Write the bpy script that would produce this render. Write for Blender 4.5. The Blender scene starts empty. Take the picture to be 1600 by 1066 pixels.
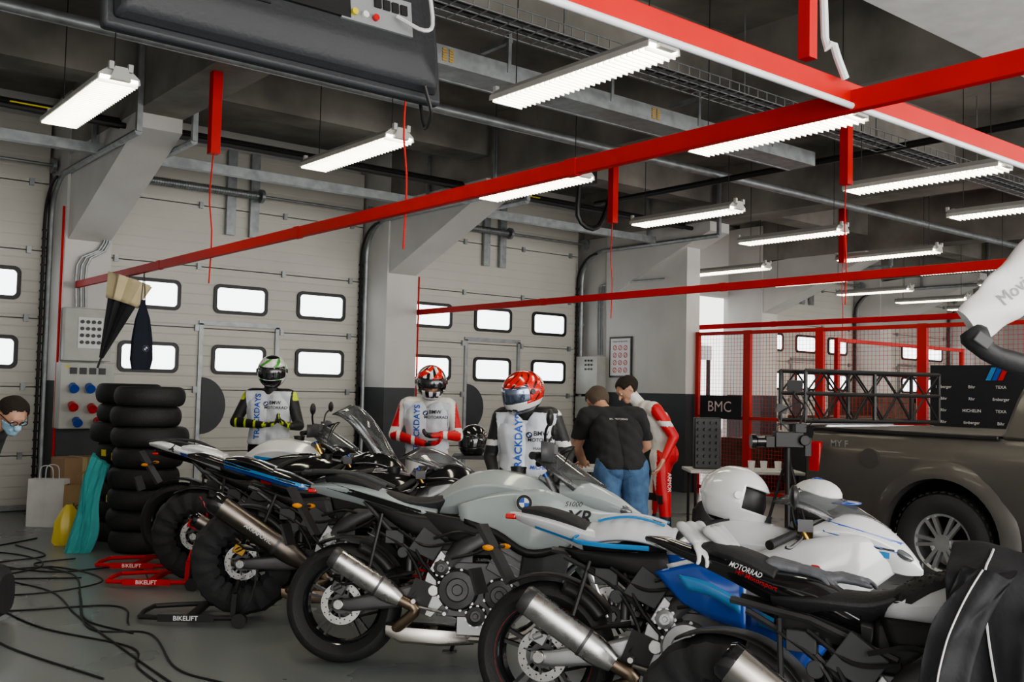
import bpy, math, random, bmesh
import numpy as np
from mathutils import Vector, Matrix, Euler
from mathutils.bvhtree import BVHTree
pi=math.pi; sin=math.sin; cos=math.cos
random.seed(7)
sc=bpy.context.scene
# ------------------------------------------------------------------ materials
MC={}
def mat(key,col,rough=.5,metal=0.,coat=0.,var=.08,vs=6.,bump=0.,bs=60.,emit=0.,ecol=None,trans=0.,spec=.5,rv=0.):
    if key in MC: return MC[key]
    m=bpy.data.materials.new(key); m.use_nodes=True; nt=m.node_tree; N=nt.nodes; L=nt.links
    p=N['Principled BSDF']; p.inputs['Roughness'].default_value=rough; p.inputs['Metallic'].default_value=metal
    p.inputs['Coat Weight'].default_value=coat; p.inputs['Coat Roughness'].default_value=.08
    p.inputs['Specular IOR Level'].default_value=spec; p.inputs['Transmission Weight'].default_value=trans
    tc=N.new('ShaderNodeTexCoord'); no=N.new('ShaderNodeTexNoise'); no.inputs['Scale'].default_value=vs; no.inputs['Detail'].default_value=4
    L.new(tc.outputs['Object'],no.inputs['Vector'])
    mr=N.new('ShaderNodeMapRange'); mr.inputs[1].default_value=.3; mr.inputs[2].default_value=.7; mr.inputs[3].default_value=1-var; mr.inputs[4].default_value=1+var
    L.new(no.outputs['Fac'],mr.inputs[0])
    hs=N.new('ShaderNodeHueSaturation'); hs.inputs['Color'].default_value=(*col,1); L.new(mr.outputs[0],hs.inputs['Value'])
    L.new(hs.outputs[0],p.inputs['Base Color'])
    if rv:
        r=N.new('ShaderNodeMapRange'); r.inputs[1].default_value=.3; r.inputs[2].default_value=.7; r.inputs[3].default_value=rough-rv; r.inputs[4].default_value=rough+rv
        L.new(no.outputs['Fac'],r.inputs[0]); L.new(r.outputs[0],p.inputs['Roughness'])
    if bump:
        n2=N.new('ShaderNodeTexNoise'); n2.inputs['Scale'].default_value=bs; n2.inputs['Detail'].default_value=5
        L.new(tc.outputs['Object'],n2.inputs['Vector']); b=N.new('ShaderNodeBump'); b.inputs['Strength'].default_value=bump; b.inputs['Distance'].default_value=.01
        L.new(n2.outputs['Fac'],b.inputs['Height']); L.new(b.outputs[0],p.inputs['Normal'])
    if emit:
        p.inputs['Emission Color'].default_value=(*(ecol or col),1); p.inputs['Emission Strength'].default_value=emit
    MC[key]=m; return m
def ribmat(key,col,period=.13,axis='Z',rough=.45):
    m=mat(key,col,rough,var=.03,vs=1.5); nt=m.node_tree;N=nt.nodes;L=nt.links;p=N['Principled BSDF']
    tc=N.new('ShaderNodeTexCoord'); sx=N.new('ShaderNodeSeparateXYZ'); L.new(tc.outputs['Object'],sx.inputs[0])
    a=N.new('ShaderNodeMath');a.operation='DIVIDE';a.inputs[1].default_value=period; L.new(sx.outputs[axis],a.inputs[0])
    f=N.new('ShaderNodeMath');f.operation='FRACT';L.new(a.outputs[0],f.inputs[0])
    g=N.new('ShaderNodeMapRange');g.inputs[1].default_value=0;g.inputs[2].default_value=.14;g.inputs[3].default_value=0;g.inputs[4].default_value=1;L.new(f.outputs[0],g.inputs[0])
    b=N.new('ShaderNodeBump');b.inputs['Strength'].default_value=.6;b.inputs['Distance'].default_value=.008
    L.new(g.outputs[0],b.inputs['Height']);L.new(b.outputs[0],p.inputs['Normal'])
    return m
black=mat('black_plastic',(.018,.018,.019),.42)
gblack=mat('gloss_black_paint',(.012,.012,.014),.15,coat=1.)
dgrey=mat('dark_grey_plastic',(.055,.057,.06),.5)
rubber=mat('tyre_rubber',(.024,.024,.025),.65,bump=.3,bs=80)
steel=mat('brushed_steel',(.58,.57,.56),.3,1.,rv=.08,vs=20)
alu=mat('cast_aluminium',(.5,.51,.52),.42,.9,var=.15)
dalu=mat('dark_engine_metal',(.12,.12,.125),.42,.7,var=.2)
titan=mat('titanium_muffler',(.52,.49,.46),.3,1.,rv=.06)
dtitan=mat('dark_titanium_muffler',(.19,.165,.145),.32,1.,rv=.06)
bronze=mat('burnt_header_pipe',(.3,.23,.17),.4,1.,var=.3)
white=mat('white_paint',(.74,.75,.77),.25,coat=.8,var=.03)
xrgrey=mat('pale_blue_grey_paint',(.36,.405,.41),.3,coat=.6,var=.03)
blue=mat('blue_paint',(.012,.09,.45),.25,coat=.8)
lblue=mat('light_blue_paint',(.05,.28,.62),.3,coat=.6)
redp=mat('red_paint',(.6,.02,.02),.3,coat=.5)
redrail=mat('red_rail_enamel',(.56,.014,.01),.5,var=.06,spec=.3)
gold=mat('gold_anodised',(.6,.38,.1),.3,1.)
glass=mat('smoked_screen',(.6,.62,.63),.04,trans=.93,var=0)
lens=mat('headlight_glass',(.12,.13,.14),.05,coat=1)
tred=mat('tail_light_red',(.5,.01,.01),.15,coat=1,emit=.1,ecol=(.6,.01,.01))
seatm=mat('seat_vinyl',(.028,.028,.03),.6,bump=.3,bs=120)
warm=mat('tyre_warmer_fabric',(.026,.026,.028),.75,bump=1.,bs=14)
tfab=mat('black_textile',(.03,.03,.034),.75,bump=.3,bs=40)
wl=mat('white_print',(.8,.8,.8),.6,var=0)
bl=mat('blue_print',(.03,.12,.5),.6,var=0)
rl=mat('red_print',(.6,.02,.02),.6,var=0)
bk=mat('black_print',(.015,.015,.015),.6,var=0)
galv=mat('galvanised_steel',(.34,.36,.37),.45,.6,var=.2,vs=10)
yel=mat('yellow_sticker',(.7,.6,.05),.5)
lime=mat('lime_tag',(.45,.8,.1),.5)
amber=mat('amber_lens',(.8,.3,.02),.2)
# ------------------------------------------------------------------ mesh builder
def cr(P,n):
    P=[Vector(p) for p in P]
    if len(P)<3: return [P[0].lerp(P[-1],i/n) for i in range(n+1)]
    Q=[2*P[0]-P[1]]+P+[2*P[-1]-P[-2]]; out=[]; k=len(P)-1
    for i in range(n+1):
        t=i/n*k; s=min(int(t),k-1); t-=s; a,b,c,d=Q[s:s+4]
        out.append(.5*((2*b)+(c-a)*t+(2*a-5*b+4*c-d)*t*t+(3*b-a-3*c+d)*t**3))
    return out
class B:
    def __init__(s): s.v=[];s.f=[];s.m=[]
    def add(s,vs,fs,m=0):
        o=len(s.v); s.v+=[tuple(x) for x in vs]
        for f in fs: s.f.append([i+o for i in f]); s.m.append(m)
        return s
    def box(s,c,d,m=0,r=None,top=(1,1)):
        c=Vector(c); hx,hy,hz=d[0]/2,d[1]/2,d[2]/2; vs=[]
        for z in(-1,1):
            for x,y in((-1,-1),(1,-1),(1,1),(-1,1)):
                t=top if z>0 else (1,1); vs.append(Vector((x*hx*t[0],y*hy*t[1],z*hz)))
        if r: R=Euler([math.radians(a) for a in r]).to_matrix(); vs=[R@v for v in vs]
        return s.add([v+c for v in vs],[(0,3,2,1),(4,5,6,7),(0,1,5,4),(1,2,6,5),(2,3,7,6),(3,0,4,7)],m)
    def bar(s,a,b,w,h,m=0,up=(0,0,1)):
        a=Vector(a);b=Vector(b);d=(b-a).normalized();u=Vector(up);sd=d.cross(u)
        if sd.length<1e-4: sd=d.cross(Vector((1,0,0)))
        sd.normalize();u=sd.cross(d)
        vs=[p+sd*x*w/2+u*y*h/2 for p in(a,b) for x,y in((-1,-1),(1,-1),(1,1),(-1,1))]
        return s.add(vs,[(0,3,2,1),(4,5,6,7),(0,1,5,4),(1,2,6,5),(2,3,7,6),(3,0,4,7)],m)
    def loft(s,R,m=0,cap=True,closed=False):
        n=len(R[0]); vs=[p for r in R for p in r]; fs=[]
        k=len(R)
        for i in range(k if closed else k-1):
            a=i*n; b=((i+1)%k)*n
            for j in range(n): q=(j+1)%n; fs.append((a+j,a+q,b+q,b+j))
        if cap and not closed: fs.append(tuple(range(n-1,-1,-1))); fs.append(tuple(range((k-1)*n,k*n)))
        return s.add(vs,fs,m)
    def tube(s,P,r,n=8,m=0,closed=False,cap=True,sq=(1,1)):
        P=[Vector(p) for p in P]; k=len(P); rr=r if isinstance(r,(list,tuple)) else [r]*k; R=[]; u=None
        for i in range(k):
            if closed: d=P[(i+1)%k]-P[i-1]
            else: d=P[min(i+1,k-1)]-P[max(i-1,0)]
            d=d.normalized() if d.length>1e-9 else Vector((0,0,1))
            if u is None:
                u=d.cross(Vector((0,0,1)))
                if u.length<.05: u=d.cross(Vector((0,1,0)))
            u=(u-d*u.dot(d)).normalized(); w=d.cross(u)
            R.append([P[i]+(u*cos(2*pi*j/n)*sq[0]+w*sin(2*pi*j/n)*sq[1])*rr[i] for j in range(n)])
        return s.loft(R,m,cap,closed)
    def cyl(s,a,b,r0,r1=None,n=16,m=0): return s.tube([a,b],[r0,r0 if r1 is None else r1],n,m)
    def cap(s,a,b,r0,r1,n=12,m=0):
        a=Vector(a);b=Vector(b); d=b-a
        if d.length<1e-5: d=Vector((0,0,1e-4)); b=a+d
        d=d.normalized(); P=[];r=[]
        for t in(-88,-60,-30,0): P.append(a+d*r0*sin(math.radians(t))); r.append(max(r0*cos(math.radians(t)),1e-4))
        for t in(0,30,60,88): P.append(b+d*r1*sin(math.radians(t))); r.append(max(r1*cos(math.radians(t)),1e-4))
        return s.tube(P,r,n,m)
    def lathe(s,prof,c=(0,0,0),ax='y',n=40,m=0,a0=0,a1=2*pi,closed=True):
        c=Vector(c); full=abs(a1-a0-2*pi)<1e-6; R=[]; k=n if full else n+1
        for i in range(k):
            a=a0+(a1-a0)*i/n; ring=[]
            for r,h in prof:
                x,y=r*cos(a),r*sin(a)
                ring.append(c+(Vector((x,h,y)) if ax=='y' else Vector((x,y,h)) if ax=='z' else Vector((h,x,y))))
            R.append(ring)
        np_=len(prof); vs=[p for r in R for p in r]; fs=[]
        for i in range(k if full else k-1):
            a=i*np_; b=((i+1)%k)*np_
            for j in range(np_ if closed else np_-1): q=(j+1)%np_; fs.append((a+j,b+j,b+q,a+q))
        if not full and closed: fs.append(tuple(range(np_))); fs.append(tuple(range((k-1)*np_,k*np_)))
        return s.add(vs,fs,m)
    def ell(s,c,r,m=0,n=16,rot=None):
        c=Vector(c); R=[]; M=Euler([math.radians(a) for a in rot]).to_matrix() if rot else Matrix.Identity(3)
        h=max(6,n//2+2)
        for i in range(h):
            t=-pi/2+pi*(i+.02)/(h-1+.04); R.append([c+M@Vector((r[0]*cos(t)*cos(2*pi*j/n),r[1]*cos(t)*sin(2*pi*j/n),r[2]*sin(t))) for j in range(n)])
        return s.loft(R,m)
    def poly(s,P,y0,y1,m=0,ax='y'):
        n=len(P); f=lambda p,y:(p[0],y,p[1]) if ax=='y' else ((p[0],p[1],y) if ax=='z' else (y,p[0],p[1]))
        a=[f(p,y0(p) if callable(y0) else y0) for p in P]; b=[f(p,y1(p) if callable(y1) else y1) for p in P]
        return s.add(a+b,[tuple(range(n)),tuple(range(2*n-1,n-1,-1))]+[(i,i+n,(i+1)%n+n,(i+1)%n) for i in range(n)],m)
    def sheet(s,G,m=0):
        w=len(G[0]); vs=[p for r in G for p in r]; fs=[]
        for i in range(len(G)-1):
            for j in range(w-1): a=i*w+j; fs.append((a,a+1,a+w+1,a+w))
        return s.add(vs,fs,m)
    def bvh(s): return BVHTree.FromPolygons([Vector(v) for v in s.v],s.f)
def link(o): sc.collection.objects.link(o); return o
def mkmesh(name,b,mats,smooth=True,sharp=38,fix=True):
    me=bpy.data.meshes.new(name); me.from_pydata(b.v,[],b.f)
    for m in (mats if isinstance(mats,(list,tuple)) else [mats]): me.materials.append(m)
    me.polygons.foreach_set('material_index',b.m)
    if fix:
        bm=bmesh.new(); bm.from_mesh(me); bmesh.ops.recalc_face_normals(bm,faces=bm.faces); bm.to_mesh(me); bm.free()
    if smooth:
        me.polygons.foreach_set('use_smooth',[True]*len(me.polygons)); me.set_sharp_from_angle(angle=math.radians(sharp))
    me.update(); return me
def part(par,name,b,mats,smooth=True,bevel=0,sub=0,solid=0,label=None,sharp=38,loc=None):
    o=link(bpy.data.objects.new(name,mkmesh(name,b,mats,smooth,sharp)))
    if par is not None: o.parent=par
    if loc: o.location=loc
    if solid: md=o.modifiers.new('solid','SOLIDIFY'); md.thickness=solid; md.offset=0
    if bevel: md=o.modifiers.new('bevel','BEVEL'); md.width=bevel; md.segments=2; md.limit_method='ANGLE'; md.angle_limit=.4
    if sub: md=o.modifiers.new('sub','SUBSURF'); md.levels=sub; md.render_levels=sub
    if label: o['label']=label
    return o
def thing(name,label,category,loc=(0,0,0),rz=0,group=None,rx=0):
    e=link(bpy.data.objects.new(name,None)); e.empty_display_size=.1; e.location=loc; e.rotation_euler=(math.radians(rx),0,math.radians(rz))
    e['label']=label; e['category']=category
    if group: e['group']=group
    return e
def solo(name,b,mats,label,category,loc=(0,0,0),rz=0,group=None,**k):
    o=part(None,name,b,mats,**k); o.location=loc; o.rotation_euler=(0,0,math.radians(rz)); o['label']=label; o['category']=category
    if group:o['group']=group
    return o
def struct(name,b,mats,par=None,**k):
    o=part(par,name,b,mats,**k); 
    if par is None: o['kind']='structure'
    return o
def copyt(root,loc,rz=None):
    n=root.copy(); link(n); n.location=loc
    if rz is not None: n.rotation_euler=(0,0,math.radians(rz))
    def rec(a,b):
        for c in a.children:
            d=c.copy(); link(d); d.parent=b; rec(c,d)
    rec(root,n); return n
FC={}
def text(par,s,size,o,U,V,m,name='lettering',bvh=None,off=.002,sx=1.,al='CENTER',bold=0,sh=0,lab=None):
    key=(s,al,bold)
    if key not in FC:
        cu=bpy.data.curves.new('t','FONT'); cu.body=s; cu.size=1; cu.align_x=al; cu.align_y='CENTER'; cu.offset=bold; cu.resolution_u=3
        ob=bpy.data.objects.new('t',cu); me=bpy.data.meshes.new_from_object(ob)
        FC[key]=([tuple(v.co) for v in me.vertices],[tuple(p.vertices) for p in me.polygons]); bpy.data.objects.remove(ob); bpy.data.curves.remove(cu)
    vs,fs=FC[key]; o=Vector(o);U=Vector(U).normalized();V=Vector(V);V=(V-U*V.dot(U)).normalized();N=U.cross(V); out=[]
    for x,y,z in vs:
        p=o+U*(x*sx+sh*y)*size+V*y*size
        if bvh:
            h=bvh.ray_cast(p+N*.5,-N,.9)
            if h[0] is not None: p=h[0]
        out.append(p+N*off)
    b=B(); b.add(out,fs)
    me=bpy.data.meshes.new(name); me.from_pydata(b.v,[],b.f); me.materials.append(m)
    ob=link(bpy.data.objects.new(name,me)); ob.parent=par
    if lab: ob['label']=lab
    return ob
def roundel(par,o,U,V,r,bvh=None,off=.003):
    o=Vector(o);U=Vector(U).normalized();V=Vector(V).normalized();N=U.cross(V)
    b=B(); n=32
    def pt(rr,a): 
        p=o+U*rr*cos(a)+V*rr*sin(a)
        if bvh:
            h=bvh.ray_cast(p+N*.5,-N,.9)
            if h[0] is not None:p=h[0]
        return p+N*off
    for i in range(n):
        a0,a1=2*pi*i/n,2*pi*(i+1)/n
        b.add([pt(.62*r,a0),pt(.97*r,a0),pt(.97*r,a1),pt(.62*r,a1)],[(0,1,2,3)],0)
        b.add([pt(.97*r,a0),pt(r,a0),pt(r,a1),pt(.97*r,a1)],[(0,1,2,3)],1)
        q=int(i/(n/4)); b.add([pt(0,0),pt(.6*r,a0),pt(.6*r,a1)],[(0,1,2)],2 if q in(1,3) else 1)
    me=bpy.data.meshes.new('emblem'); me.from_pydata(b.v,[],b.f); [me.materials.append(m) for m in(bk,wl,bl)]
    me.polygons.foreach_set('material_index',b.m)
    ob=link(bpy.data.objects.new('emblem',me)); ob.parent=par; ob['label']='round black, white and blue quartered emblem'
def G(a,b): return (a*.777+b*.63,-a*.627+b*.779)
def sring(x,y,z,hy,hz,e=2.4,n=20):
    R=[]
    for j in range(n):
        t=2*pi*j/n; c,s_=cos(t),sin(t)
        R.append((x,y+hy*math.copysign(abs(c)**(2/e),c),z+hz*math.copysign(abs(s_)**(2/e),s_)))
    return R
def sloft(b,S,m=0,n=20,e=2.4,N=14):
    P=cr([(s[0],s[1],0) for s in S],N); Q=cr([(s[2],s[3],0) for s in S],N)
    return b.loft([sring(p.x,0,p.y,max(q.x,.004),max(q.y,.004),e,n) for p,q in zip(P,Q)],m)
TPT=[(.3,.99),(.55,.93),(.7,.78),(.86,.5),(1,.14),(.97,-.15),(.86,-.5),(.66,-1)]
LPT=[(.35,.97),(.62,.88),(.84,.66),(1,.34),(.95,.1),(.8,-.3),(.4,-1)]
APT=[(.28,.98),(.5,.9),(.62,.72),(.97,.32),(1,.22),(.9,-.08),(.84,-.5),(.6,-1)]
def aloft(b,S,PT,N=16,m=0):
    P=cr([(s[0],s[1],0) for s in S],N); Q=cr([(s[2],s[3],0) for s in S],N); R=[]
    for p,q in zip(P,Q):
        hy,hz=max(q.x,.004),max(q.y,.004)
        R.append([(p.x,0,p.y+hz)]+[(p.x,a*hy,p.y+c*hz) for a,c in PT]+[(p.x,-a*hy,p.y+c*hz) for a,c in reversed(PT)])
    return b.loft(R,m)
# ------------------------------------------------------------------ people
def hand(C,w,d,n,side,curl=.5,m=0,s=1.,sp=1.):
    w=Vector(w);d=Vector(d).normalized();n=Vector(n);n=(n-d*n.dot(d)).normalized(); t=d.cross(n)*side
    for off,L in((.031,.072),(.0105,.082),(-.0105,.076),(-.031,.06)):
        k=w+d*.085*s+t*off*s*sp; C.append((w+d*.02*s+t*off*.6*s,k,.0165*s,.0125*s,m))
        p=k; a=0
        for q,l in enumerate((.45,.32,.23)):
            a+=curl*(.5,.9,.7)[q]; dd=(d*cos(a)+n*sin(a)); e=p+dd*L*l*s+t*off*.12*s; C.append((p,e,(.0105,.0098,.009)[q]*s,(.0098,.009,.008)[q]*s,m)); p=e
    a=w+t*.02*s+d*.02*s; b_=a+t*.028*s+d*.032*s+n*.008*s; c=b_+(d*.8+t*.4+n*.5*curl).normalized()*.035*s; e=c+(d+n*.8*curl).normalized()*.027*s
    C+= [(a,b_,.017*s,.0135*s,m),(b_,c,.0125*s,.0115*s,m),(c,e,.0115*s,.0095*s,m)]
def remesh(C,vox=.008,sm=3):
    b=B()
    for c in C: b.cap(c[0],c[1],c[2],c[3],12)
    me=mkmesh('t',b,black,smooth=False); ob=link(bpy.data.objects.new('t',me))
    r=ob.modifiers.new('r','REMESH'); r.mode='VOXEL'; r.voxel_size=vox; r.adaptivity=0
    s_=ob.modifiers.new('s','SMOOTH'); s_.iterations=sm; s_.factor=.5
    dg=bpy.context.evaluated_depsgraph_get(); me2=bpy.data.meshes.new_from_object(ob.evaluated_get(dg)); bpy.data.objects.remove(ob)
    return me2
def nearest(me,C):
    n=len(me.polygons); ce=np.empty(n*3); me.polygons.foreach_get('center',ce); ce=ce.reshape(-1,3)
    best=np.full(n,1e9); idx=np.zeros(n,int)
    for i,c in enumerate(C):
        a=np.array(c[0]);d=np.array(c[1])-a; L=max(d@d,1e-9); t=np.clip((ce-a)@d/L,0,1)
        q=np.linalg.norm(ce-a-t[:,None]*d,axis=1)-(c[2]+(c[3]-c[2])*t); k=q<best; best[k]=q[k]; idx[k]=i
    return ce,idx
def shell(par,name,me,mask,off,m,label=None,noise=0,mat_idx=None,mats=None):
    nv=len(me.vertices); co=np.empty(nv*3); me.vertices.foreach_get('co',co); co=co.reshape(-1,3)
    no=np.array([v.normal[:] for v in me.vertices])
    ids=np.nonzero(mask)[0]; F=[tuple(me.polygons[i].vertices) for i in ids]; used=sorted({v for f in F for v in f}); mp={v:i for i,v in enumerate(used)}
    if not used: return None
    u=np.array(used); P=co[u]+no[u]*off
    if noise: P=P+no[u]*(np.sin(P[:,2]*38+P[:,0]*17)*np.sin(P[:,0]*31+P[:,1]*23+P[:,2]*9))[:,None]*noise
    b=B(); b.v=[tuple(p) for p in P]; b.f=[[mp[v] for v in f] for f in F]; b.m=[0]*len(F) if mat_idx is None else list(mat_idx[ids])
    mm=mkmesh(name,b,mats or m,True,80,fix=False); o=link(bpy.data.objects.new(name,mm)); o.parent=par
    md=o.modifiers.new('s','SOLIDIFY'); md.thickness=.006; md.offset=1
    if label:o['label']=label
    return b
skin=mat('skin',(.55,.31,.215),.55,var=.08); hairm=mat('dark_hair',(.025,.017,.012),.8,bump=1,bs=150); hairg=mat('greying_brown_hair',(.11,.08,.06),.85,bump=1,bs=150)
def person(label,pos,P,mats,mfun,face=(0,-1,0),rz=-39,bare=False,hair=None,curlL=.7,curlR=.7,nl=(0,-.3,1),nr=(0,-.3,1),dl=None,dr=None,up=(0,0,1)):
    x,y=G(*pos); E=thing('person',label,'person',(x,y,0),rz)
    V={k:Vector(v) for k,v in P.items()}; C=[]
    def c(a,b,r0,r1,t): C.append((a,b,r0,r1,t))
    pel,che,nec,hd=V['pel'],V['che'],V['nec'],V['hd']; wai=pel.lerp(che,.42)
    sx=(V['sr']-V['sl']).normalized(); hx=(V['hr']-V['hl']).normalized()
    for k in(-1,1):
        c(pel+hx*.06*k,wai+sx*.055*k,.118,.105,0); c(wai+sx*.055*k,che+sx*.075*k,.105,.122,0); c(che+sx*.075*k,(nec-(nec-che).normalized()*.07)+sx*.07*k,.122,.085,0)
    c(V['sl'].lerp(nec,.12),V['sr'].lerp(nec,.12),.07,.07,0)
    c(nec-(nec-che).normalized()*.04,hd-(hd-nec).normalized()*.02,.062,.056,1)
    for s in'lr':
        c(V['s'+s],V['e'+s],.062,.048,3); c(V['e'+s],V['w'+s],.048,.033,4)
        c(V['h'+s],V['k'+s],.1,.064,5); c(V['k'+s],V['a'+s],.062,.042,6)
        kn=V['a'+s]; t=V['t'+s]; c(kn+(kn-t).normalized()*.03-Vector((0,0,.03)),t,.045,.034,7); c(kn,kn-Vector((0,0,.03)),.045,.045,7)
    f=Vector(face).normalized(); u=Vector(up); u=(u-f*u.dot(f)).normalized(); r=f.cross(u)
    c(hd+u*.02-f*.012,hd+u*.02-f*.03,.095,.09,8); c(hd+f*.02+u*.01,hd+f*.02-u*.05,.078,.06,8); c(hd+f*.06-u*.085,hd+f*.03-u*.06,.033,.045,8)
    c(hd+f*.088+u*.005,hd+f*.112-u*.03,.009,.015,8)
    c(hd+f*.086+u*.028-r*.03,hd+f*.086+u*.028+r*.03,.012,.012,8)
    c(hd+f*.083-u*.062-r*.018,hd+f*.083-u*.062+r*.018,.009,.009,9)
    for k in(-1,1): c(hd+r*k*.083+u*.015,hd+r*k*.088-u*.02-f*.005,.013,.009,8)
    dL=Vector(dl) if dl else (V['wl']-V['el']); dR=Vector(dr) if dr else (V['wr']-V['er'])
    H=[]; hand(H,V['wl'],dL,nl,1,curlL,10,1.12); hand(H,V['wr'],dR,nr,-1,curlR,10,1.12); C+=H
    me=remesh(C,.0085,3); ce,idx=nearest(me,C); tag=np.array([q[4] for q in C])[idx]
    mi=mfun(ce,tag); me.materials.clear()
    for m in mats: me.materials.append(m)
    me.polygons.foreach_set('material_index',mi.astype(int)); me.polygons.foreach_set('use_smooth',[True]*len(me.polygons))
    o=link(bpy.data.objects.new('body',me)); o.parent=E
    if bare:
        for k in(-1,1):
            b=B().ell(hd+f*.083+r*k*.032+u*.008,(.012,.012,.008),0,10); b.ell(hd+f*.093+r*k*.032+u*.008,(.005,.005,.005),1,8); part(E,'eye',b,[wl,bk])
    if hair:
        q=(ce-np.array(hd)); uu=q@np.array(u); ff=q@np.array(f)
        hm=(tag==8)&((uu>.035)|((ff<-.02)&(uu>-.05)))&(ff<.085)&~((ff>.05)&(uu<.075))
        shell(E,'hair',me,hm,.006,hair,noise=.003)
    return E,me,ce,tag,V,(f,u,r)
def helmet(par,c,f,u,cols,fn,visor,name='helmet',vopen=0,label=None,port=black,sc_=1.):
    c=Vector(c);f=Vector(f).normalized();u=Vector(u);u=(u-f*u.dot(f)).normalized();r=f.cross(u)
    def P(az,el,k=1.):
        a,e=az,el; ce_,se=cos(e),sin(e)
        rf,rs,ru=.155,.128,.143
        x=ce_*cos(a)*rf; y=ce_*sin(a)*rs; z=se*ru
        if el<0:
            fr=max(0,cos(a)); z*=1.0+.02*fr; x+=.022*fr*min(1,-el*1.6)
        if cos(a)<0 and el>-.2: x*=1.06
        return c+(f*x+r*y+u*z)*k*sc_
    def port_(az,el): return abs(az)<math.radians(72) and math.radians(-14-2*cos(az))<el<math.radians(25)
    b=B(); na,ne=72,42; e0,e1=math.radians(-58),math.radians(89.5)
    vs=[P(-pi+2*pi*i/na,e0+(e1-e0)*j/ne) for j in range(ne+1) for i in range(na)]; b.v=[tuple(v) for v in vs]
    for j in range(ne):
        for i in range(na):
            az=-pi+2*pi*(i+.5)/na; el=e0+(e1-e0)*(j+.5)/ne
            if port_(az,el): continue
            i2=(i+1)%na; b.f.append([j*na+i,j*na+i2,(j+1)*na+i2,(j+1)*na+i]); b.m.append(fn(math.degrees(az),math.degrees(el)))
    o=part(par,name if par is None else 'helmet',b,cols,label=label,solid=.012,sharp=80)
    b=B(); sh=math.radians(38)*vopen; g=[]
    for j in range(9):
        g.append([P(math.radians(-78+156*i/24),math.radians(-17)+math.radians(44)*j/8+sh,1.03) for i in range(25)])
    b.sheet(g); part(o,'visor',b,visor,solid=.003)
    for s in(-1,1): b=B(); q=P(math.radians(80)*s,math.radians(5),1.02); d=(q-c).normalized(); b.cyl(q-d*.01,q+d*.012,.024*sc_,.018*sc_,14); part(o,'visor_hinge',b,port)
    b=B(); 
    for s in(-1,0,1): q=P(math.radians(20*s),math.radians(-38),1.0); b.ell(q,(.022,.022,.009),0,10)
    b.tube([P(math.radians(-180+360*i/30),e0,1.) for i in range(30)],.008,6,0,True)
    part(o,'helmet_trim',b,port)
    if label and par is None:
        b=B(); b.loft([[P(math.radians(-180+360*i/24),math.radians(e_),.93 if abs(e_)<60 else .9) for i in range(24)] for e_ in(-56,-30,0,30,60,80)]); part(o,'helmet_lining',b,black)
    b=B(); g=[[P(math.radians(180+a_),math.radians(e_),1.02+.05*math.exp(-((e_-18)/14)**2)*cos(math.radians(a_*1.6))) for a_ in range(-50,51,10)] for e_ in range(-5,50,5)]; b.sheet(g); part(o,'helmet_spoiler',b,cols[0],solid=.004)
    return o
lw=mat('white_leather',(.72,.71,.69),.5,bump=.2,bs=30); lk=mat('black_leather',(.022,.022,.024),.5,bump=.2,bs=30); lr=mat('red_leather',(.6,.018,.022),.45,bump=.2,bs=30)
bib=mat('white_bib_mesh',(.62,.65,.71),.85,bump=.2,bs=20); neon=mat('neon_yellow',(.6,.75,.05),.6); denim=mat('blue_denim',(.07,.14,.26),.85,var=.25,vs=14,bump=.3,bs=60)
tee=mat('black_tshirt',(.025,.025,.027),.9,bump=.2,bs=12); bootb=mat('boot_black',(.015,.015,.016),.45)
hw=mat('helmet_white',(.74,.75,.75),.2,coat=1); hr_=mat('helmet_red',(.66,.025,.018),.2,coat=1); hg=mat('helmet_green',(.1,.4,.08),.25,coat=1); hk=mat('helmet_black',(.015,.015,.017),.15,coat=1)
vdark=mat('dark_visor',(.02,.022,.025),.05,coat=1); vblue=mat('iridium_visor',(.2,.24,.34),.1,.8,coat=1)
def bibify(E,me,ce,tag,z0,z1,cx=0):
    m=np.isin(tag,[0,1,3])&(ce[:,2]>z0)&(ce[:,2]<z1)&(np.abs(ce[:,0]-cx)<.2)&~((tag==1)&(ce[:,2]>z1-.04))
    return shell(E,'bib_vest',me,m,.014,bib,label='white track-day bib vest',noise=.004)
def stdlegs(): return dict(pel=(0,0,.95),hl=(-.09,0,.92),hr=(.09,0,.92),kl=(-.11,-.02,.5),kr=(.11,-.02,.5),al=(-.12,.03,.1),ar=(.12,.03,.1),tl=(-.14,-.14,.035),tr=(.14,-.14,.035))
U0,V0=(1,0,0),(0,0,1)
def bibtext(E,bv,cx,ztop,extra=True,zt=1.1):
    o1=.014
    text(E,'TRACKDAYS',.072,(cx-.1,0,zt),(0,0,1),(-1,0,0),bl,bvh=bv,off=o1,bold=.022)
    roundel(E,(cx-.03,0,ztop-.065),U0,V0,.022,bv,o1)
    text(E,'BMW',.045,(cx+.0,0,ztop-.055),U0,V0,bk,bvh=bv,off=o1,al='LEFT',bold=.012); text(E,'MOTORRAD',.036,(cx-.04,0,ztop-.1),U0,V0,bk,bvh=bv,off=o1,al='LEFT',bold=.012)
    if extra:
        for i,s in enumerate(('MAKE','LIFE','A RIDE')): text(E,s,.028,(cx+.0,0,ztop-.16-i*.03),U0,V0,bk,bvh=bv,off=o1,al='LEFT')
        text(E,'MICHELIN',.038,(cx-.02,0,ztop-.29),U0,V0,bl,bvh=bv,off=o1,al='LEFT',bold=.01,sh=.2)
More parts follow.
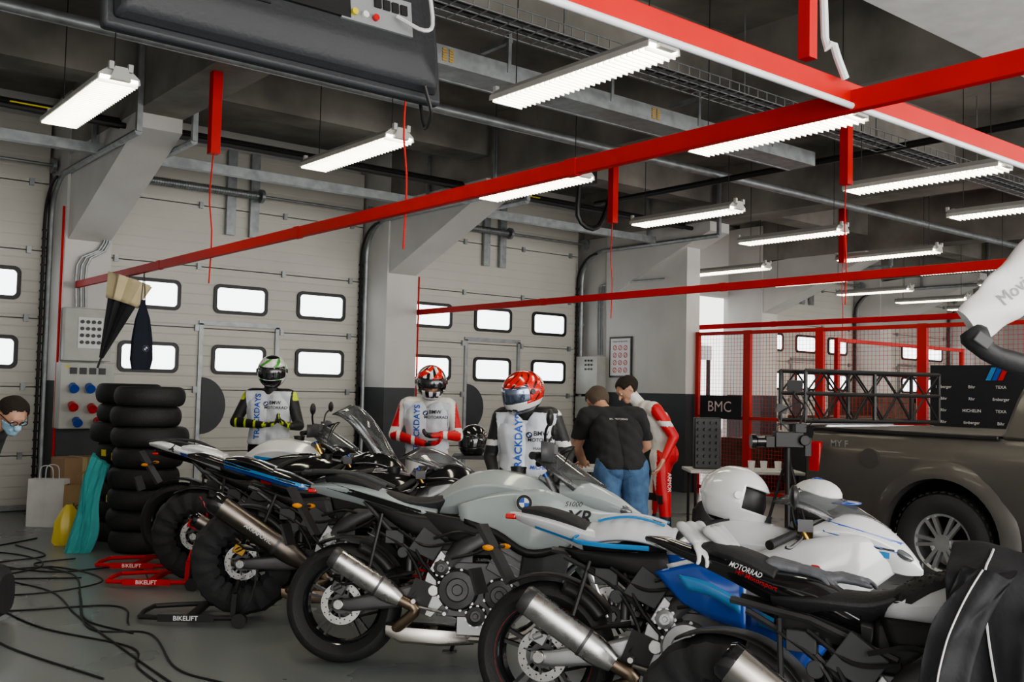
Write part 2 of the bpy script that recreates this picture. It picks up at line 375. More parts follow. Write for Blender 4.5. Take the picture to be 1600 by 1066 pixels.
# P1
P=stdlegs(); P.update(che=(0,0,1.27),nec=(0,-.01,1.43),hd=(.02,-.04,1.61),sl=(-.19,0,1.38),sr=(.19,0,1.38),el=(-.31,-.02,1.14),er=(.28,-.03,1.12),wl=(-.0,-.27,1.13),wr=(.25,-.25,1.12))
def mf(ce,tag):
    m=np.zeros(len(tag)); m[(tag==4)&(np.sin(ce[:,0]*60)>.75)]=1; m[(tag==8)|(tag==9)]=3; m[(tag==10)&(np.sin(ce[:,0]*80+ce[:,1]*60)>.6)]=1; m[(tag==3)&(ce[:,2]>1.35)&(np.abs(ce[:,0])>.22)]=1; return m
E,me,ce,tag,V,(f,u,r)=person('rider in black leathers and white bib fastening a glove',(-2.2,9.05),P,[lk,neon,lw,skin],mf,face=(.15,-1,-.25),dl=(1,-.1,.1),dr=(-.8,-.2,.4))
bb=bibify(E,me,ce,tag,.95,1.42); bibtext(E,bb.bvh(),.02,1.38,False,1.2)
helmet(E,V['hd'],f,u,[hw,hg,hk],lambda a,e:2 if (e<-20 and abs(a)<50) or e>62 else (1 if (sin(a*.09+e*.12)>.55) else 0),vdark,label='white, green and black full-face helmet')
# P2
P=stdlegs(); P.update(che=(0,-.02,1.24),nec=(.01,-.06,1.38),hd=(.03,-.12,1.54),sl=(-.19,-.02,1.34),sr=(.19,-.03,1.34),el=(-.29,-.02,1.08),er=(.27,-.08,1.08),wl=(.0,-.28,1.02),wr=(.14,-.28,1.1))
def mf(ce,tag):
    m=np.full(len(tag),2.); m[(tag==4)]=1; m[(tag==3)&(np.abs(ce[:,0])>.24)]=1; m[(tag==8)|(tag==9)]=3; m[tag==10]=1; m[(tag==10)&(ce[:,0]<.06)]=0; m[(tag==4)&(np.sin(ce[:,0]*45)>.75)]=2; m[(tag==3)&(ce[:,2]<1.15)]=2; return m
E,me,ce,tag,V,(f,u,r)=person('rider in red and white leathers and bib pulling on glove',(-.71,8.6),P,[lk,lr,lw,skin],mf,face=(.2,-1,-.3),dl=(1,-.1,.1),dr=(-1,-.1,-.1))
bb=bibify(E,me,ce,tag,.9,1.36); bibtext(E,bb.bvh(),.02,1.34,False,1.14)
helmet(E,V['hd'],f,u,[hk,hr_,hw],lambda a,e:(2 if e<-34 else (1 if sin(a*.07+e*.1)>-.1 and e>-5 or abs(a)>110 else (2 if sin(a*.2)>.2 else 0))),vdark,vopen=.35,label='red, white and black helmet with dark visor')
# P3
P=stdlegs(); P.update(che=(0,-.02,1.2),nec=(-.01,-.08,1.34),hd=(-.03,-.15,1.48),sl=(-.18,-.02,1.3),sr=(.19,-.03,1.31),el=(-.25,.02,1.02),er=(.3,.02,1.04),wl=(-.2,-.16,.86),wr=(.24,-.18,.92))
def mf(ce,tag):
    m=np.zeros(len(tag)); m[(tag==8)|(tag==9)]=3; m[(tag==3)&(ce[:,2]>1.1)&(ce[:,2]<1.14)]=2; m[(tag==3)&(ce[:,2]>1.32)&(ce[:,0]>.22)]=2; return m
E,me,ce,tag,V,(f,u,r)=person('rider in black leathers with white bib and red helmet looking down',(.12,6.95),P,[lk,neon,lw,skin],mf,face=(-.8,-.75,-.35))
bb=bibify(E,me,ce,tag,.85,1.33); bibtext(E,bb.bvh(),.05,1.25,True,1.12)
helmet(E,V['hd'],f,u,[hw,hr_,hk],lambda a,e:(2 if sin(a*.16+e*.2)>.86 else 1) if e>-22 and not(abs(a)<60 and e<-14) else (0 if e>-42 else 2),vblue,label='red helmet with white chin and mirrored visor')
# P4
P=dict(pel=(.0,0,.9),hl=(-.1,0,.87),hr=(.1,0,.87),kl=(-.13,-.03,.48),kr=(.12,-.03,.48),al=(-.16,.02,.1),ar=(.16,.02,.1),tl=(-.18,.18,.035),tr=(.2,.17,.035),
 che=(-.03,.17,1.15),nec=(-.09,.3,1.31),hd=(-.17,.43,1.41),sl=(-.27,.24,1.27),sr=(.15,.24,1.28),el=(-.34,.42,1.02),er=(.26,.46,1.04),wl=(-.26,.64,.87),wr=(.06,.66,.87))
def mf(ce,tag):
    m=np.full(len(tag),0.); m[tag==7]=1; m[(tag==6)&(ce[:,2]<.22)]=2; return m
E,me,ce,tag,V,(f,u,r)=person('man in black t-shirt and denim shorts bending forward over a table',(.92,8.0),P,[skin,bootb,lw],mf,face=(-.35,.8,-.75),bare=True,hair=hairg,nl=(0,0,-1),nr=(0,0,-1),dl=(.1,1,0),dr=(-.1,1,0))
tsb=shell(E,'tshirt',me,((tag==0)&(ce[:,2]>.84))|((tag==3)&(ce[:,2]>1.1)),.02,tee,noise=.007,label='black cotton t-shirt')
text(E,'BMW MOTORRAD',.018,(-.02,0,1.27),(1,0,0),(0,0,1),wl,bvh=tsb.bvh(),off=.012)
shell(E,'shorts',me,((tag==0)&(ce[:,2]<.88))|((tag==5)&(ce[:,2]>.5)),.024,denim,noise=.005,label='blue denim shorts')
# P5
P=dict(pel=(.1,.0,.92),hl=(.04,-.08,.9),hr=(.12,.1,.9),kl=(.08,-.12,.5),kr=(.02,.12,.5),al=(.12,-.1,.1),ar=(-.06,.12,.1),tl=(-.04,-.16,.035),tr=(-.2,.1,.035),
 che=(.0,0,1.22),nec=(-.15,0,1.39),hd=(-.27,-.02,1.52),sl=(-.02,-.2,1.34),sr=(-.12,.18,1.33),el=(.14,-.25,1.1),er=(-.26,.24,1.07),wl=(.04,-.32,.9),wr=(-.42,.2,.93))
def mf(ce,tag):
    m=np.full(len(tag),2.); m[np.isin(tag,[3,4,5,6])]=1; m[(tag==0)&(ce[:,0]>.1)]=1; m[np.isin(tag,[8,9])]=3; m[(tag==10)]=3; m[tag==7]=0; m[(tag==6)&(ce[:,2]<.36)]=0; m[(np.isin(tag,[5,6]))&(ce[:,0]<.0)]=2; m[(tag==5)&(ce[:,2]<.56)&(ce[:,0]<.06)]=0; m[(tag==3)&(ce[:,2]<1.24)&(ce[:,2]>1.19)]=2
    return m
E,me,ce,tag,V,(f,u,r)=person('dark-haired man in red and white racing leathers leaning forward',(1.36,9.2),P,[lk,lr,lw,skin],mf,face=(-.85,-.3,-.75),bare=True,hair=hairm,curlL=.4,nl=(-1,0,0),nr=(0,0,-1))
text(E,'ARMOR',.05,(.11,-.215,.68),(0,0,-1),(1,0,0),wl,off=.004)
# P6
P=dict(pel=(-.62,0,.9),hl=(-.62,-.09,.88),hr=(-.62,.09,.88),kl=(-.55,-.12,.48),kr=(-.55,.12,.48),al=(-.68,-.12,.1),ar=(-.68,.12,.1),tl=(-.5,-.14,.035),tr=(-.5,.14,.035),
 che=(-.34,0,1.08),nec=(-.13,0,1.17),hd=(.0,-.02,1.25),sl=(-.2,-.18,1.11),sr=(-.2,.18,1.11),el=(-.26,-.26,.85),er=(-.3,.24,.85),wl=(-.28,-.3,.62),wr=(-.3,.2,.62))
def mf(ce,tag):
    m=np.full(len(tag),0.); m[np.isin(tag,[0,3])]=1; m[np.isin(tag,[5,6])]=2; m[tag==7]=3; m[(tag==4)]=1; return m
E,me,ce,tag,V,(f,u,r)=person('man with glasses and blue face mask bending down',(-3.36,6.7),P,[skin,mat('dark_sweater',(.05,.05,.055),.9),mat('dark_trousers',(.03,.03,.04),.9),bootb],mf,face=(.62,-.5,-.6),bare=True,hair=hairm,nl=(0,0,-1),nr=(0,0,-1))
q=(ce-np.array(V['hd'])); shell(E,'face_mask',me,(tag>=8)&(tag<10)&((q@np.array(f))>.03)&((q@np.array(u))<-.012)&((q@np.array(u))>-.105),.006,mat('mask_blue',(.35,.55,.68),.8),label='pale blue surgical mask')
b=B(); hd=V['hd']
for k in(-1,1):
    b.tube([hd+f*.108+r*(k*.033+.024*cos(a))+u*(.008+.018*sin(a)) for a in [2*pi*i/14 for i in range(14)]],.0028,5,0,True); b.tube([hd+f*.105+r*k*.058+u*.01,hd+f*.0+r*k*.096+u*.012],.0028,5)
b.tube([hd+f*.112-r*.01+u*.01,hd+f*.112+r*.01+u*.01],.0028,5); part(E,'glasses',b,black)
# ------------------------------------------------------------------ room
doorm=ribmat('ribbed_door_panel',(.6,.585,.53)); conc=mat('rough_concrete',(.27,.255,.23),.85,var=.4,vs=1.3,bump=.6,bs=9); cpaint=mat('painted_concrete',(.64,.63,.61),.6,var=.06,vs=2,bump=.15,bs=25)
dbase=mat('dark_base_paint',(.05,.055,.062),.5); floorm=mat('grey_epoxy_floor',(.215,.235,.237),.3,var=.07,vs=.9,bump=.04,bs=40,rv=.06)
pane=mat('frosted_window_pane',(.8,.85,.9),.3,emit=3.5,ecol=(.93,.97,1.)); beigew=mat('white_wall_paint',(.64,.63,.6),.6,var=.05,vs=1)
struct('floor',B().box((11.5,3,-.06),(32,20,.12)),floorm)
struct('wall_back',B().box((3.9,12.5,2.4),(15.6,.3,4.8)),beigew,smooth=False)
struct('wall_back_right',B().box((21.6,12.5,2.4),(11.8,.3,4.8)),beigew,smooth=False)
struct('wall_back_top',B().box((13.7,12.5,4.1),(4.0,.3,1.4)),beigew,smooth=False)
struct('wall_left',B().box((-3.8,5.5,2.4),(.2,14.3,4.8)),cpaint,smooth=False)
struct('wall_right',B().box((27.3,5.5,2.4),(.2,14.3,4.8)),cpaint,smooth=False)
struct('ceiling',B().box((11.8,4.75,4.88),(31.4,15.9,.16)),conc,smooth=False)
n=[0]
def trim(b,m,**k): n[0]+=1; return struct('trim_%d'%n[0],b,m,**k)
for k in range(-1,6):
    x=3.22+4.165*k; 
    if x>26.5: continue
    if k!=2 and k>=0:
        trim(B().box((x,11.95,.74),(.5,.8,1.48),0).box((x,11.95,3.1),(.5,.8,3.24),1),[dbase,cpaint],smooth=False)
    trim(B().box((x,4.6,4.42),(.46,15.0,.76)),conc,smooth=False)
    trim(B().poly([(11.55,3.05),(11.55,4.0),(11.0,4.04),(9.4,4.04),(9.4,3.9)],x-.22,x+.22,0,'x'),cpaint,smooth=False)
for y in(9.55,5.9,2.3): trim(B().box((11.7,y,4.55),(31,.4,.5)),conc,smooth=False)
trim(B().box((11.55,11.12,.74),(.3,2.46,1.48),0).box((11.55,11.12,2.77),(.3,2.46,2.58),1),[dbase,cpaint],smooth=False)
def door(k,c):
    E=link(bpy.data.objects.new('door_%d'%(k+2),None)); E.location=(c,12.2,0); E['kind']='structure'
    for i,(z0,z1) in enumerate(((0,.62),(.62,1.4),(1.4,2.18),(2.18,2.96),(2.96,3.74),(3.74,4.5))):
        part(E,'door_panel',B().box((0,0,(z0+z1)/2),(3.58,.06,z1-z0-.01)),doorm,smooth=False,bevel=.004)
    for dx in(-1.165,0,1.165):
        for z in(1.79,2.57):
            b=B(); N=40
            def rr(hw_,hh,r):
                P=[]
                for i in range(N):
                    a=2*pi*(i+.5)/N; cx=math.copysign(hw_-r,cos(a)); cz=math.copysign(hh-r,sin(a)); P.append((dx+cx+r*cos(a),z+cz+r*sin(a)))
                return P
            o_,i_=rr(.37,.19,.08),rr(.325,.145,.05)
            R=[[(p[0],y,p[1]) for p in q] for q,y in((o_,-.03),(o_,-.055),(i_,-.055),(i_,-.03))]; b.loft(R,0,False,True); part(E,'window_frame',b,black)
            part(E,'window_pane',B().add([(p[0],-.036,p[1]) for p in i_],[tuple(range(N))]),pane,smooth=False)
    b=B()
    for s in(-1,1): b.box((s*.52,-.045,1.12),(.055,.03,2.24))
    b.box((0,-.045,2.25),(1.1,.03,.055)); b.box((.43,-.07,1.1),(.03,.05,.16),1); b.box((-.05,-.04,.04),(3.5,.03,.06)); part(E,'walk_door_frame',b,[galv,black],smooth=False)
    P=[(-.5+.33*sin(a),1.2+.36*cos(a)) for a in [pi*i/16 for i in range(17)]]
    part(E,'half_round_cover',B().poly(P,-.06,-.035),dbase)
    for s in(-1,1):
        b=B(); P=[(s*1.82,-.1,.0),(s*1.82,-.1,3.3)]+[(s*1.82,-.1-.5*(1-cos(a)),3.3+.5*sin(a)) for a in [pi/2*i/8 for i in range(1,9)]]+[(s*1.82,-3.0,3.8)]
        b.tube(P,.035,8,0)
        for z in(.5,1.2,1.9,2.6,3.2): b.box((s*1.84,-.06,z),(.1,.1,.05))
        b.bar((s*1.82,-3.0,3.8),(s*1.82,-3.0,4.7),.05,.05); b.bar((s*1.82,-1.6,3.8),(s*1.82,-1.6,4.5),.04,.04)
        part(E,'door_track',b,galv)
        b=B()
        b.tube([(s*1.75,-.07,.1),(s*1.75,-.07,3.3)]+[(s*1.75,-.07-.45*(1-cos(a)),3.3+.45*sin(a)) for a in [pi/2*i/8 for i in range(1,9)]],.018,6); 
        for z in np.arange(.3,3.3,.1): b.box((s*1.75,-.07,z),(.05,.03,.02))
        part(E,'cable_chain',b,black)
    b=B(); b.cyl((-1.8,-.22,3.93),(1.8,-.22,3.93),.018); b.cyl((-1.7,-.22,3.93),(.1,-.22,3.93),.045)
    for i in range(56): x=-1.7+i*.032; b.cyl((x,-.22,3.93),(x+.012,-.22,3.93),.052,n=10)
    for x in(-1.78,.15,1.78): b.cyl((x-.02,-.22,3.93),(x+.02,-.22,3.93),.09)
    part(E,'torsion_spring',b,galv)
    for x in(-.2,.12): part(E,'bracket_channel',B().box((x,-.08,3.95),(.12,.05,1.1)),galv,smooth=False)
    for x in(-1.6,-.58,.58,1.6):
        for j in range(5): part(E,'hinge',B().box((x,-.05,.62+j*.78),(.05,.04,.08)),galv,smooth=False)
for k in range(0,6):
    if k!=3: door(k,1.14+4.165*k)
E=link(bpy.data.objects.new('door_9',None)); E['kind']='structure'
for i in range(5): part(E,'door_panel',B().box((6.4,2.45-.78*i,3.62),(3.6,.76,.06)),mat('white_door_panel',(.8,.8,.79),.5),smooth=False,bevel=.006)
def pipe(b,name,lab,m): return solo(name,b,m,lab,'pipe')
P_=pipe(B().tube([(-3.6,9.9,4.02),(11.3,9.9,4.02)],.055,12),'ceiling_pipe','black pipe running under the concrete ceiling',black)
for x in(2.2,8.2): part(P_,'yellow_band',B().box((x,9.842,4.02),(.4,.006,.03)),yel,smooth=False)
pipe(B().tube([(-3.6,9.72,3.96),(11.3,9.72,3.96)],.03,8),'ceiling_pipe','thin black pipe running under the concrete ceiling',black)
pipe(B().bar((-3.6,10.4,3.84),(11.2,10.4,3.84),.1,.1),'conduit_channel','grey steel conduit channel running along the bay',galv)
pipe(B().tube([(-3,4.6,3.98),(26,4.6,3.98)],.035,10),'ceiling_pipe','grey pipe running below the slab',galv)
pipe(B().tube([(-3,7.2,3.99),(26,7.2,3.99)],.045,10),'ceiling_pipe','grey steel pipe running below the slab',galv)
pipe(B().tube([(8.8,2,3.92),(8.8,9.2,3.92)],.035,10),'ceiling_pipe','black pipe below the concrete slab',black)
pipe(B().tube([(2.93,11.5,.1),(2.93,11.5,3.4)],.014,8),'water_pipe','thin red pipe rising beside the column',redrail)
pipe(B().tube([(7.69,11.6,.1),(7.69,11.6,3.05)],.012,8),'water_pipe','thin red pipe rising beside the column',redrail)
b=B(); b.bar((1,5.8,3.9),(8.6,5.8,3.9),.03,.14,up=(0,0,1)); b.bar((1,6.1,3.9),(8.6,6.1,3.9),.03,.14)
b.box((4.8,5.95,3.84),(7.6,.3,.01))
for x in np.arange(1.3,8.6,1.1): b.box((x,5.95,4.15),(.04,.36,.04)); b.bar((x,5.79,3.9),(x,5.79,4.3),.03,.03)
T_=solo('cable_tray',b,galv,'galvanised cable tray hanging below the concrete ceiling','cable tray',smooth=False)
for x in(2.5,4.0,5.0,6.2):
    b=B(); [b.box((x+dx,5.779,3.9+dz),(.035,.006,.012)) for dx in(0,.06) for dz in(-.04,-.02,0,.02,.04)]; part(T_,'striped_sticker',b,mat('orange_sticker',(.5,.3,.04),.5),smooth=False)
b=B()
for y in(4.9,5.0,5.1,5.2): b.bar((0,y,3.9),(25,y,3.9),.006,.006)
for y in(4.9,5.2): b.bar((0,y,3.97),(25,y,3.97),.006,.006)
for x in np.arange(0,25,.12): b.bar((x,4.9,3.9),(x,5.2,3.9),.006,.006); b.bar((x,4.9,3.9),(x,4.9,3.97),.006,.006)
for x in np.arange(.5,25,2): b.bar((x,5.05,3.9),(x,5.05,4.78),.01,.01)
T_=solo('wire_basket_tray',b,galv,'wire basket cable tray full of cables under the ceiling','cable tray',smooth=False)
part(T_,'tray_cable',B().tube([(0,5.0,3.92),(25,5.02,3.92)],.02,6),black); part(T_,'tray_cable',B().tube([(0,5.1,3.92),(25,5.08,3.92)],.016,6),black)
b=B(); b.box((7.4,8.0,4.05),(.3,.25,.5)); b.tube(cr([(7.4,8,3.8),(7.4,8.0,3.4),(7.7,8,3.35),(7.9,8,3.8),(7.9,8,4.2)],14),.03,8); solo('ceiling_junction_box',b,black,'black junction box with looping hose under the ceiling','box')
# red rails
RZ=2.545
def rail(a,b_,lab='red enamelled overhead rail suspended below the lamps'):
    E=thing('overhead_rail',lab,'rail',(0,0,0)); part(E,'rail_bar',B().bar(a,b_,.04,.075),redrail,smooth=False,bevel=.004); return E
for x,y1 in((3.1,11.5),(7.68,12.0),(12.2,12.0)):
    E=rail((x,-2.5,RZ),(x,y1,RZ))
    for y in(7.75,4.85):
        part(E,'hanger_post',B().bar((x,y,3.36),(x,y,4.5),.08,.08),redrail,smooth=False)
        part(E,'hanger_cable',B().tube(cr([(x,y,3.4),(x-.02,y,3.0),(x+.01,y,2.7),(x,y,2.3)],8),.006,6),redrail)
    for y in(1.2,3.4,6.2,8.9): part(E,'rail_clamp',B().box((x,y,RZ),(.046,.08,.082)),redrail,smooth=False,bevel=.004)
E=rail((-1,1.95,RZ+.03),(13.5,1.95,RZ+.03),'red enamelled cross rail carrying a white tube lamp')
part(E,'tube_lamp',B().tube([(-.8,1.925,RZ-.02),(13.4,1.925,RZ-.02)],.012,10),mat('white_tube',(.8,.82,.85),.3))
part(E,'hanger_post',B().bar((2.85,1.95,RZ+.1),(2.85,1.95,4.8),.045,.045),redrail,smooth=False)
part(E,'white_conduit',B().tube(cr([(2.91,1.93,4.8),(2.91,1.93,2.9),(2.93,1.9,2.7),(3.0,1.9,2.6)],12),.014,8),mat('white_tube',(0,0,0)))
# lamps
lampw=mat('lamp_housing_white',(.55,.55,.52),.5); lampe=mat('lit_fluorescent_louvre',(1,.95,.82),.5,emit=13,ecol=(1,.92,.75)); lampf=mat('white_louvre_fin',(.8,.8,.75),.4,emit=1.6,ecol=(1,.93,.78))
def mklamp(x,y):
    E=thing('hanging_lamp','long white fluorescent lamp with louvre hung from ceiling','lamp',(x,y,3.42),0,'fluorescent lamps hanging in rows')
    b=B(); L=.72
    prof=[(-.135,.0),(-.13,.035),(-.07,.085),(.07,.085),(.13,.035),(.135,.0),(.125,.0),(.12,.03),(-.12,.03),(-.125,.0)]
    b.loft([[(p[0],yy,p[1]) for p in prof] for yy in(-L,L)],0); part(E,'lamp_housing',b,lampw,smooth=False)
    part(E,'lamp_tube',B().box((0,0,.022),(.235,2*L-.03,.014)),lampe,smooth=False)
    b=B(); [b.box((0,-L+.03+i*.0475,-.0),(.25,.007,.03)) for i in range(30)]; part(E,'louvre',b,lampf,smooth=False)
    for s in(-1,1):
        b=B().box((0,s*(L+.015),.045),(.13,.04,.085),0,None,(.6,1)); [b.box((sx*.06,s*(L+.02),.09),(.03,.03,.05)) for sx in(-1,1)]; part(E,'end_cap',b,lampw,smooth=False)
        part(E,'suspension_wire',B().tube([(0,s*.6,.085),(0,s*.6,1.38)],.004,5),black)
    return E
L0=mklamp(1.95,7.2)
for x in(1.95,4.08,6.05,8.25,10.2,12.4,14.5,16.6,18.7,20.8):
    for y in(4.45,7.2) if x<12 else (4.45,7.2,9.9):
        if (x,y)!=(1.95,7.2): copyt(L0,(x,y,3.42))
# ------------------------------------------------------------------ motorcycles
def spring(b,a,c_,r,turns,w,m):
    a=Vector(a);c_=Vector(c_);d=(c_-a).normalized();u=d.cross(Vector((0,1,0))).normalized();v=d.cross(u);N=turns*12
    b.tube([a.lerp(c_,i/N)+(u*cos(2*pi*i/12)+v*sin(2*pi*i/12))*r for i in range(N+1)],w,6,m)
def wheel(E,name,x,R,w,cfg,front):
    z=cfg.get('lift',0)*(0 if front else 1)+R; c=(x,0,z); rimr=.222
    b=B(); h=w/2
    b.lathe([(rimr,-h*.62),(rimr+.006,-h*.66),(rimr+.004,-h*.5),(rimr-.018,-h*.3),(rimr-.02,h*.3),(rimr+.004,h*.5),(rimr+.006,h*.66),(rimr,h*.62),(rimr-.026,h*.32),(rimr-.026,-h*.32)],c,m=0)
    b.cyl((x,-h*.6,z),(x,h*.6,z),.042,m=0); b.cyl((x,-h*.95,z),(x,h*.95,z),.016,m=1); b.cyl((x,-h*1.25,z),(x,-h*.95,z),.026,n=6,m=1)
    for i in range(5):
        a=2*pi*i/5+.3
        for da in(-.13,.13):
            p0=Vector((x+.035*cos(a+da*2),0,z+.035*sin(a+da*2))); p1=Vector((x+.205*cos(a+da),0,z+.205*sin(a+da))); b.bar(p0,p1,.034,.016,0,up=(cos(a+pi/2),0,sin(a+pi/2)))
    W=part(E,name,b,[cfg.get('rim',gblack),steel])
    if cfg.get('rimstripe'): part(W,'rim_stripe',B().lathe([(rimr+.002,-h*.675),(rimr+.009,-h*.675),(rimr+.009,-h*.66),(rimr+.002,-h*.66)],c),cfg['rimstripe'])
    b=B(); prof=[(rimr-.004,-h*.6)]+[(rimr+(R-rimr)*s_,y) for s_,y in((.2,-h*.85),(.42,-h),(.62,-h*.95),(.8,-h*.75),(.93,-h*.42),(1,0),(.93,h*.42),(.8,h*.75),(.62,h*.95),(.42,h),(.2,h*.85))]+[(rimr-.004,h*.6)]
    b.lathe(prof,c,n=56); part(W,'tyre',b,rubber)
    for s_ in((-1,1) if front else (-1,)):
        b=B(); y=s_*h*(.72 if front else .78); ro=.155 if front else .112
        b.lathe([(ro-.038,y-.003),(ro,y-.003),(ro,y+.003),(ro-.038,y+.003)],c,n=40)
        b.lathe([(.03,y-.004),(.055,y-.004),(.055,y+.004),(.03,y+.004)],c,m=1,n=24)
        for i in range(7): a=2*pi*i/7; b.bar((x+.05*cos(a),y,z+.05*sin(a)),(x+(ro-.03)*cos(a+.2),y,z+(ro-.03)*sin(a+.2)),.01,.006,1,up=(0,1,0))
        for i in range(24): a=2*pi*i/24; q=ro-.018+.008*(-1)**i; b.cyl((x+q*cos(a),y-.0036,z+q*sin(a)),(x+q*cos(a),y+.0036,z+q*sin(a)),.004,n=6,m=2)
        part(W,'brake_disc',b,[steel,dalu,black])
    if cfg.get('warmer') and not front:
        b=B(); n=72; R_=[]
        prof=[(.165,-h*.8),(.2,-h*1.12),(.26,-h*1.2),(.31,-h*.95),(.338,-.02),(.338,.02),(.31,h*.95),(.26,h*1.2),(.2,h*1.12),(.165,h*.8),(.2,h*.6),(.2,-h*.6)]
        for i in range(n):
            a=2*pi*i/n; k=1+.01*sin(i*1.3)+.008*sin(i*2.9); pk=.06*abs(sin(i*.75)); R_.append([(x+(r-(pk*.35 if r<.21 else 0))*k*cos(a),y*(1+.07*sin(i*1.5+j*.4)),z+(r-(pk*.35 if r<.21 else 0))*k*sin(a)) for j,(r,y) in enumerate(prof)])
        b.loft(R_,0,False,True); part(W,'tyre_warmer',b,warm,label='black quilted fabric tyre warmer')
        part(W,'warmer_strap',B().tube([(x+.1*cos(q),-h*1.1,z+.33*sin(q)*.9) for q in np.linspace(-1.3,1.3,10)],.006,6),redp if cfg.get('redstrap') else dgrey)
    return W
def panel(par,name,top,bot,yt,yb,bul,m,n=16,k=8,label=None,sides=(-1,1),thick=.007,sharp=38):
    T=cr([(p[0],p[1],0) for p in top],n);Bt=cr([(p[0],p[1],0) for p in bot],n)
    def yi(Y,t): 
        if not isinstance(Y,(list,tuple)): return Y
        q=t*(len(Y)-1);i=min(int(q),len(Y)-2);return Y[i]+(Y[i+1]-Y[i])*(q-i)
    b=None
    for s in sides:
        b=B(); g=[]
        for i in range(n+1):
            t=i/n; row=[]
            for j in range(k+1):
                q=j/k; p=T[i].lerp(Bt[i],q); row.append((p.x,s*(yi(yt,t)*(1-q)+yi(yb,t)*q+bul*(1-abs(2*q-1)**1.5)*sin(pi*min(max(t,.06),.94))),p.y))
            g.append(row)
        b.sheet(g,0); part(par,name,b,m,solid=thick,label=label,sharp=sharp)
    return b
def strip(par,name,bv,z0,slope,x0,x1,w_,m,N=24):
    g=[]
    for i in range(N+1):
        xx=x0+(x1-x0)*i/N; row=[]
        for dz in(0,w_):
            h=bv.ray_cast(Vector((xx,-.6,z0+dz+slope*(xx-x0))),Vector((0,1,0)))
            if h[0]: row.append(tuple(h[0]+Vector((0,-.003,0))))
        if len(row)==2: g.append(row)
    if len(g)>1: part(par,name,B().sheet(g),m)
